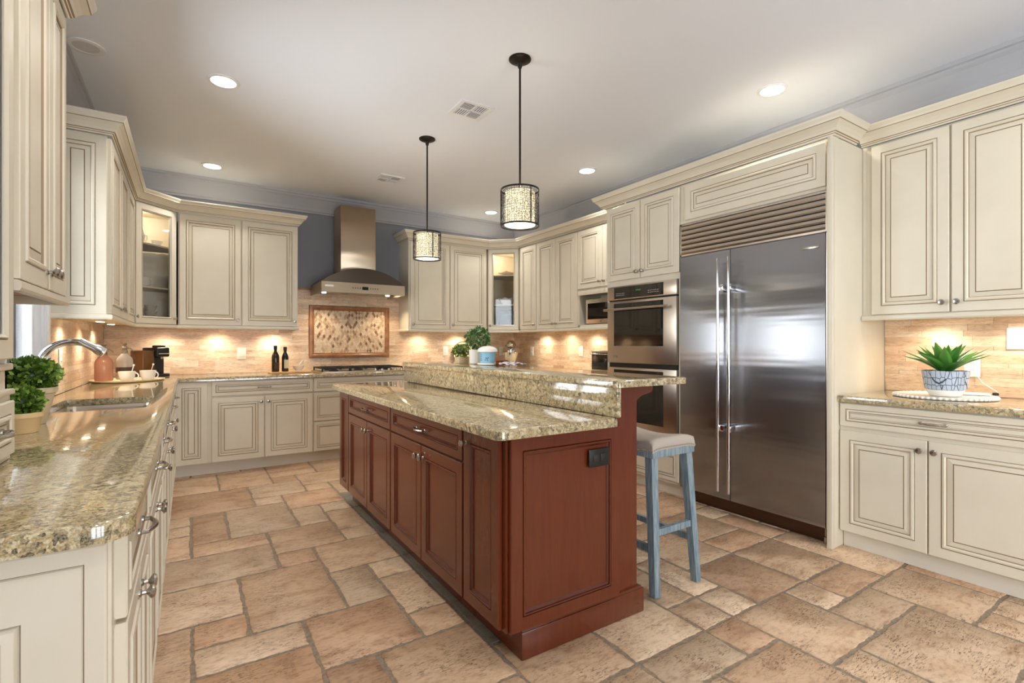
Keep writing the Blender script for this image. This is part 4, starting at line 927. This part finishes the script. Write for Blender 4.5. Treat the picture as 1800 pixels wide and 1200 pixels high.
mt = tag(MB().lathe([(0, 0), (.032, 0), (.034, .006), (.03, .012), (.05, .035), (.056, .062), (.051, .062), (.045, .036), (0, .02)], (0, 0, 0), 28).build('mortar', 'white_ceramic', None, (.985, 5.73, bz)), 'small white mortar bowl on the wooden board by the cooktop', 'mortar')
tag(MB().tube([(0, 0, .0), (.03, 0, .045), (.062, 0, .092)], [.011, .0085, .007], 12).build('pestle', 'white_ceramic', None, (.975, 5.73, bz+.034)), 'white pestle leaning in the mortar bowl', 'pestle')
# ------------------------------------------------------------------ right corner and bar props
ht = thing('rattan_tray', 'round woven tray leaning on the range wall behind the bar plants', 'tray', (3.09, 5.905, ty+.002)); k_ = R(12)
rg = MB(); N = 44
pts = [(.165*math.cos(2*math.pi*i/N), -.165*math.sin(2*math.pi*i/N)*math.sin(k_)*-1+.035, .165*math.sin(2*math.pi*i/N)*math.cos(k_)+.17) for i in range(N+1)]
rg.tube(pts, .0075, 8, caps=False).build('rim', 'twig', ht); MB().add([(0, .035, .17)]+[tuple(p) for p in pts[:-1]], [(0, i+1, (i+1) % N+1) for i in range(N)]).build('woven_base', 'planter_wood', ht)
tag(MB().lathe([(0, 0), (.082, 0), (.088, .005), (.086, .012), (.03, .013), (0, .013)], (0, 0, 0), 36).build('marble_board', 'white_ceramic', None, (1.83, 3.13, 1.068)), 'small round white board under the blue canister on the raised bar', 'board')
cn = thing('canister', 'pale blue canister with a flared white lid on the raised bar', 'canister', (1.825, 3.145, 1.0815), R(-60))
MB().lathe([(0, 0), (.05, 0), (.054, .005), (.057, .078), (0, .078)], (0, 0, 0), 36).build('body', 'blue_ware', cn)
MB().lathe([(.058, .078), (.073, .08), (.074, .09), (.066, .105), (.04, .119), (0, .123)], (0, 0, 0), 36).build('lid', 'white_ceramic', cn)
ik = MB(); q = random.Random(2)
def curved(a, z, w, h, r=.0572):
    vs = [(r*(.965+z*.6/1.0*.6)*math.cos(a+s_*w/r/2), r*(.965+z*.36)*math.sin(a+s_*w/r/2), z+v*h/2) for s_, v in ((-1, -1), (1, -1), (1, 1), (-1, 1))]; ik.add(vs, [(0, 1, 2, 3)])
for i in range(4): curved(R(-115), .062-.014*i, .012+.004*(i % 2), .004)
for a, z in ((-70, .036), (-62, .03), (-55, .038), (-76, .022), (-60, .018)): curved(R(a), z, .007, .007)
ik.build('print', 'ink', cn)
tag(MB().lathe([(0, 0), (.03, 0), (.036, .01), (.05, .035), (.046, .035), (.03, .012), (0, .008)], (0, 0, 0), 28).build('bowl', 'copper', None, (1.865, 3.02, 1.068)), 'small copper bowl between the blue canister and the folded cloth', 'bowl')
cl = MB(); nx_, ny_ = 16, 12; vs = []
for j in range(ny_+1):
    for i in range(nx_+1):
        u, v = i/nx_, j/ny_; vs.append((-.05+.1*u, -.11+.2*v, .006+.012*abs(math.sin(u*5+v*7))+.012*noise.noise(Vector((u*4, v*4, 1)))**2+.010*(1-abs(2*u-1))))
for j in range(ny_):
    for i in range(nx_): cl.add([vs[j*(nx_+1)+i], vs[j*(nx_+1)+i+1], vs[(j+1)*(nx_+1)+i+1], vs[(j+1)*(nx_+1)+i]], [(0, 1, 2, 3)], 1 if i % 5 == 2 else 0)
tw = cl.build('kitchen_towel', ['cloth', 'cloth_stripe'], None, (1.862, 2.88, 1.068), sharp=80); so = tw.modifiers.new('solid', 'SOLIDIFY'); so.thickness = .003; so.offset = -1
tag(tw, 'rumpled striped kitchen cloth lying on the raised bar', 'towel')
mx_ = thing('stand_mixer', 'metallic stand mixer with a steel bowl in the right corner', 'mixer', (3.60, 5.58, ty), R(-35))
MB().box(-.095, -.17, 0, .095, .15, .035, b=.014).build('base', 'nickel', mx_); MB().box(-.055, .06, .03, .055, .15, .24, b=.02).build('column', 'nickel', mx_)
bm = bmesh.new(); bmesh.ops.create_uvsphere(bm, u_segments=24, v_segments=16, radius=1)
for v in bm.verts: v.co = Vector((v.co.x*.068, v.co.y*.175-.02, .285+v.co.z*.07*(1.0 if v.co.z > 0 else .8)))
MB().bm(bm).build('motor_head', 'nickel', mx_)
MB().lathe([(0, .045), (.055, .045), (.06, .05), (.088, .12), (.1, .19), (.104, .192), (.098, .192), (.08, .12), (0, .06)], (0, -.08, 0), 32).build('bowl', 'chrome', mx_)
MB().lathe([(.034, .0), (.034, .02), (.012, .022), (.012, .09), (0, .09)], (0, -.08, .15), 20).build('beater_shaft', 'chrome', mx_); MB().lathe([(.014, 0), (.018, .012), (0, .02)], (-.07, -.08, .285), 14, axis='x').build('hub_knob', 'black', mx_)
to = thing('toaster_oven', 'small stainless toaster oven on the counter beside the oven tower', 'toaster oven', (3.56, 3.955, ty), M90)
MB().box(0, 0, .012, .46, .30, .235, b=.008).build('body', 'steel', to); do = MB().box(.02, -.014, .04, .34, 0, .215, b=.003).build('glass_door', 'black_glass', to)
MB().tube([(.04, -.04, .20), (.32, -.04, .20)], .007, 10).tube([(.06, -.01, .20), (.06, -.04, .20)], .005, 8).tube([(.30, -.01, .20), (.30, -.04, .20)], .005, 8).build('handle', 'nickel', do)
for z in (.07, .125, .18): MB().lathe([(.018, 0), (.018, .014), (0, .016)], (.40, 0, z), 16, axis='y').build('control_knob', 'nickel', to)
fm_ = MB()
for x in (.04, .42):
    for y in (.04, .26): fm_.lathe([(.014, 0), (.014, .013)], (x, y, 0), 10)
fm_.build('feet', 'black', to)
mw_ = thing('microwave', 'stainless microwave in the nook beside the oven tower', 'microwave', (3.63, 4.10, 1.4262), M90)
MB().box(0, 0, .008, .64, .26, .27, b=.004).box(.03, .03, 0, .61, .23, .01).build('body', 'steel', mw_); do = MB().box(.0, -.02, .01, .49, 0, .268, b=.003).build('microwave_door', 'steel', mw_); MB().box(.035, -.0225, .055, .45, -.0195, .225).build('window', 'black_glass', do)
MB().tube([(.465, -.05, .05), (.465, -.05, .23)], .008, 10).build('handle', 'nickel', do); MB().box(.5, -.02, .01, .64, 0, .268, b=.003).build('control_panel', 'black_glass', mw_); MB().box(.225, -.0225, .022, .25, -.0195, .04).build('badge', 'nickel', do)
# ------------------------------------------------------------------ in the glass corner cabinets
def inL(x, y): return Vector((-.404, 5.364, 0))+Matrix.Rotation(R(45), 3, 'Z') @ Vector((x, y, 0))
def inR(x, y): return Vector((3.294, 5.664, 0))+Matrix.Rotation(R(-45), 3, 'Z') @ Vector((x, y, 0))
def put(f, x, y, z, mb, name, mat, label, cat, group=None, rot=0): p = f(x, y); return tag(mb.build(name, mat, None, (p.x, p.y, z), rot), label, cat, group)
def bowlm(r, h): return MB().lathe([(0, 0), (r*.5, 0), (r*.55, .004), (r*.85, h*.5), (r, h), (r-.004, h), (r*.8, h*.5), (0, .008)], (0, 0, 0), 28)
pt = MB().lathe([(0, 0), (.045, 0), (.062, .03), (.066, .07), (.052, .11), (.05, .125), (.046, .125), (.05, .08), (0, .01)], (0, 0, 0), 28); pt.tube([(.06, 0, .10), (.10, 0, .09), (.10, 0, .05), (.062, 0, .035)], .006, 8)
put(inL, .17, .16, 2.121, pt, 'pitcher', 'white_ceramic', 'white pitcher on the top shelf of the left corner glass cabinet', 'pitcher', None, R(45))
put(inL, .345, .13, 2.121, bowlm(.045, .055), 'cup', 'white_ceramic', 'small white cup beside the pitcher on the top shelf', 'cup')
for k in range(4): put(inL, .20, .16, 1.736+.019*k, bowlm(.085, .03), 'bowl', 'white_ceramic', ('lowest', 'second', 'third', 'topmost')[k]+' of the stacked white bowls in the left corner glass cabinet', 'bowl', 'stacked white bowls')
for k in range(3): put(inL, .08, .17, 1.736+.02*k, bowlm(.05, .034), 'bowl', 'white_ceramic', ('bottom', 'middle', 'top')[k]+' small white bowl left of the stacked white bowls', 'bowl', 'small stacked bowls')
for k, (x, y) in enumerate(((.09, .14), (.17, .20), (.15, .11))): put(inL, x, y, 1.4125, MB().lathe([(0, 0), (.03, 0), (.036, .13), (.034, .13), (.028, .006), (0, .006)], (0, 0, 0), 22), 'drinking_glass', 'clear_ware', ('left', 'rear', 'front')[k]+' tall clear glass on the bottom shelf of the left corner cabinet', 'glass', 'tall clear glasses')
for k in range(3): put(inL, .30, .15, 1.4125+.056*k, MB().lathe([(0, 0), (.035, 0), (.05, .05), (.047, .05), (.03, .006), (0, .005)], (0, 0, 0), 24), 'glass_bowl', 'clear_ware', ('bottom', 'middle', 'top')[k]+' clear glass bowl stacked right of the tall glasses', 'glass bowl', 'stacked clear glass bowls')
lf = MB(); vs = []
for j in range(9):
    for i in range(13):
        u, v = i/12*2-1, j/8*2-1; w = .055*(1-abs(u)**1.6)+.008; vs.append((u*.13, v*w, .012+.05*(1-abs(u))*abs(v)**1.5+.03*u*u))
lf.add(vs, [(j*13+i, j*13+i+1, (j+1)*13+i+1, (j+1)*13+i) for j in range(8) for i in range(12)])
o = put(inR, .23, .15, 2.121, lf, 'leaf_dish', 'pale_pot', 'grey leaf-shaped dish on the top shelf of the right corner glass cabinet', 'dish', None, R(-45)); sm_ = o.modifiers.new('solid', 'SOLIDIFY'); sm_.thickness = .006; sm_.offset = 1
sc = MB(); n_ = 48; pr = [(.05, 0), (.06, .005), (.10, .06), (.125, .085)]; vs = []
for k, (r_, z) in enumerate(pr+[(.119, .085), (.09, .055), (.05, .012)]):
    for i in range(n_): a = 2*math.pi*i/n_; w = 1+.05*math.cos(8*a)*(z/.085); vs.append((r_*w*math.cos(a), r_*w*math.sin(a), z+.008*math.cos(8*a)*(z/.085)**3))
L_ = len(pr)+3; sc.add(vs, [(k*n_+i, k*n_+(i+1) % n_, (k+1)*n_+(i+1) % n_, (k+1)*n_+i) for k in range(L_-1) for i in range(n_)]+[tuple(range(n_))[::-1], tuple((L_-1)*n_+i for i in range(n_))])
fix(put(inR, .22, .17, 1.736, sc, 'serving_bowl', 'white_ceramic', 'scalloped white serving bowl on the middle shelf of the right corner cabinet', 'bowl'))
bt_ = thing('platter', 'square blue-grey platter standing on the bottom shelf of the right corner cabinet', 'platter', tuple(inR(.22, .2)+Vector((0, 0, 1.4135))), R(-45))
MB().box(-.13, 0, 0, .13, .012, .25, b=.004).build('rim', 'slate_ware', bt_); MB().box(-.085, -.004, .045, .085, .001, .205, b=.002).build('center', 'teal_ware', bt_); MB().box(-.07, -.0055, .06, .07, -.0035, .19, b=.001).build('inset', 'slate_ware', bt_)
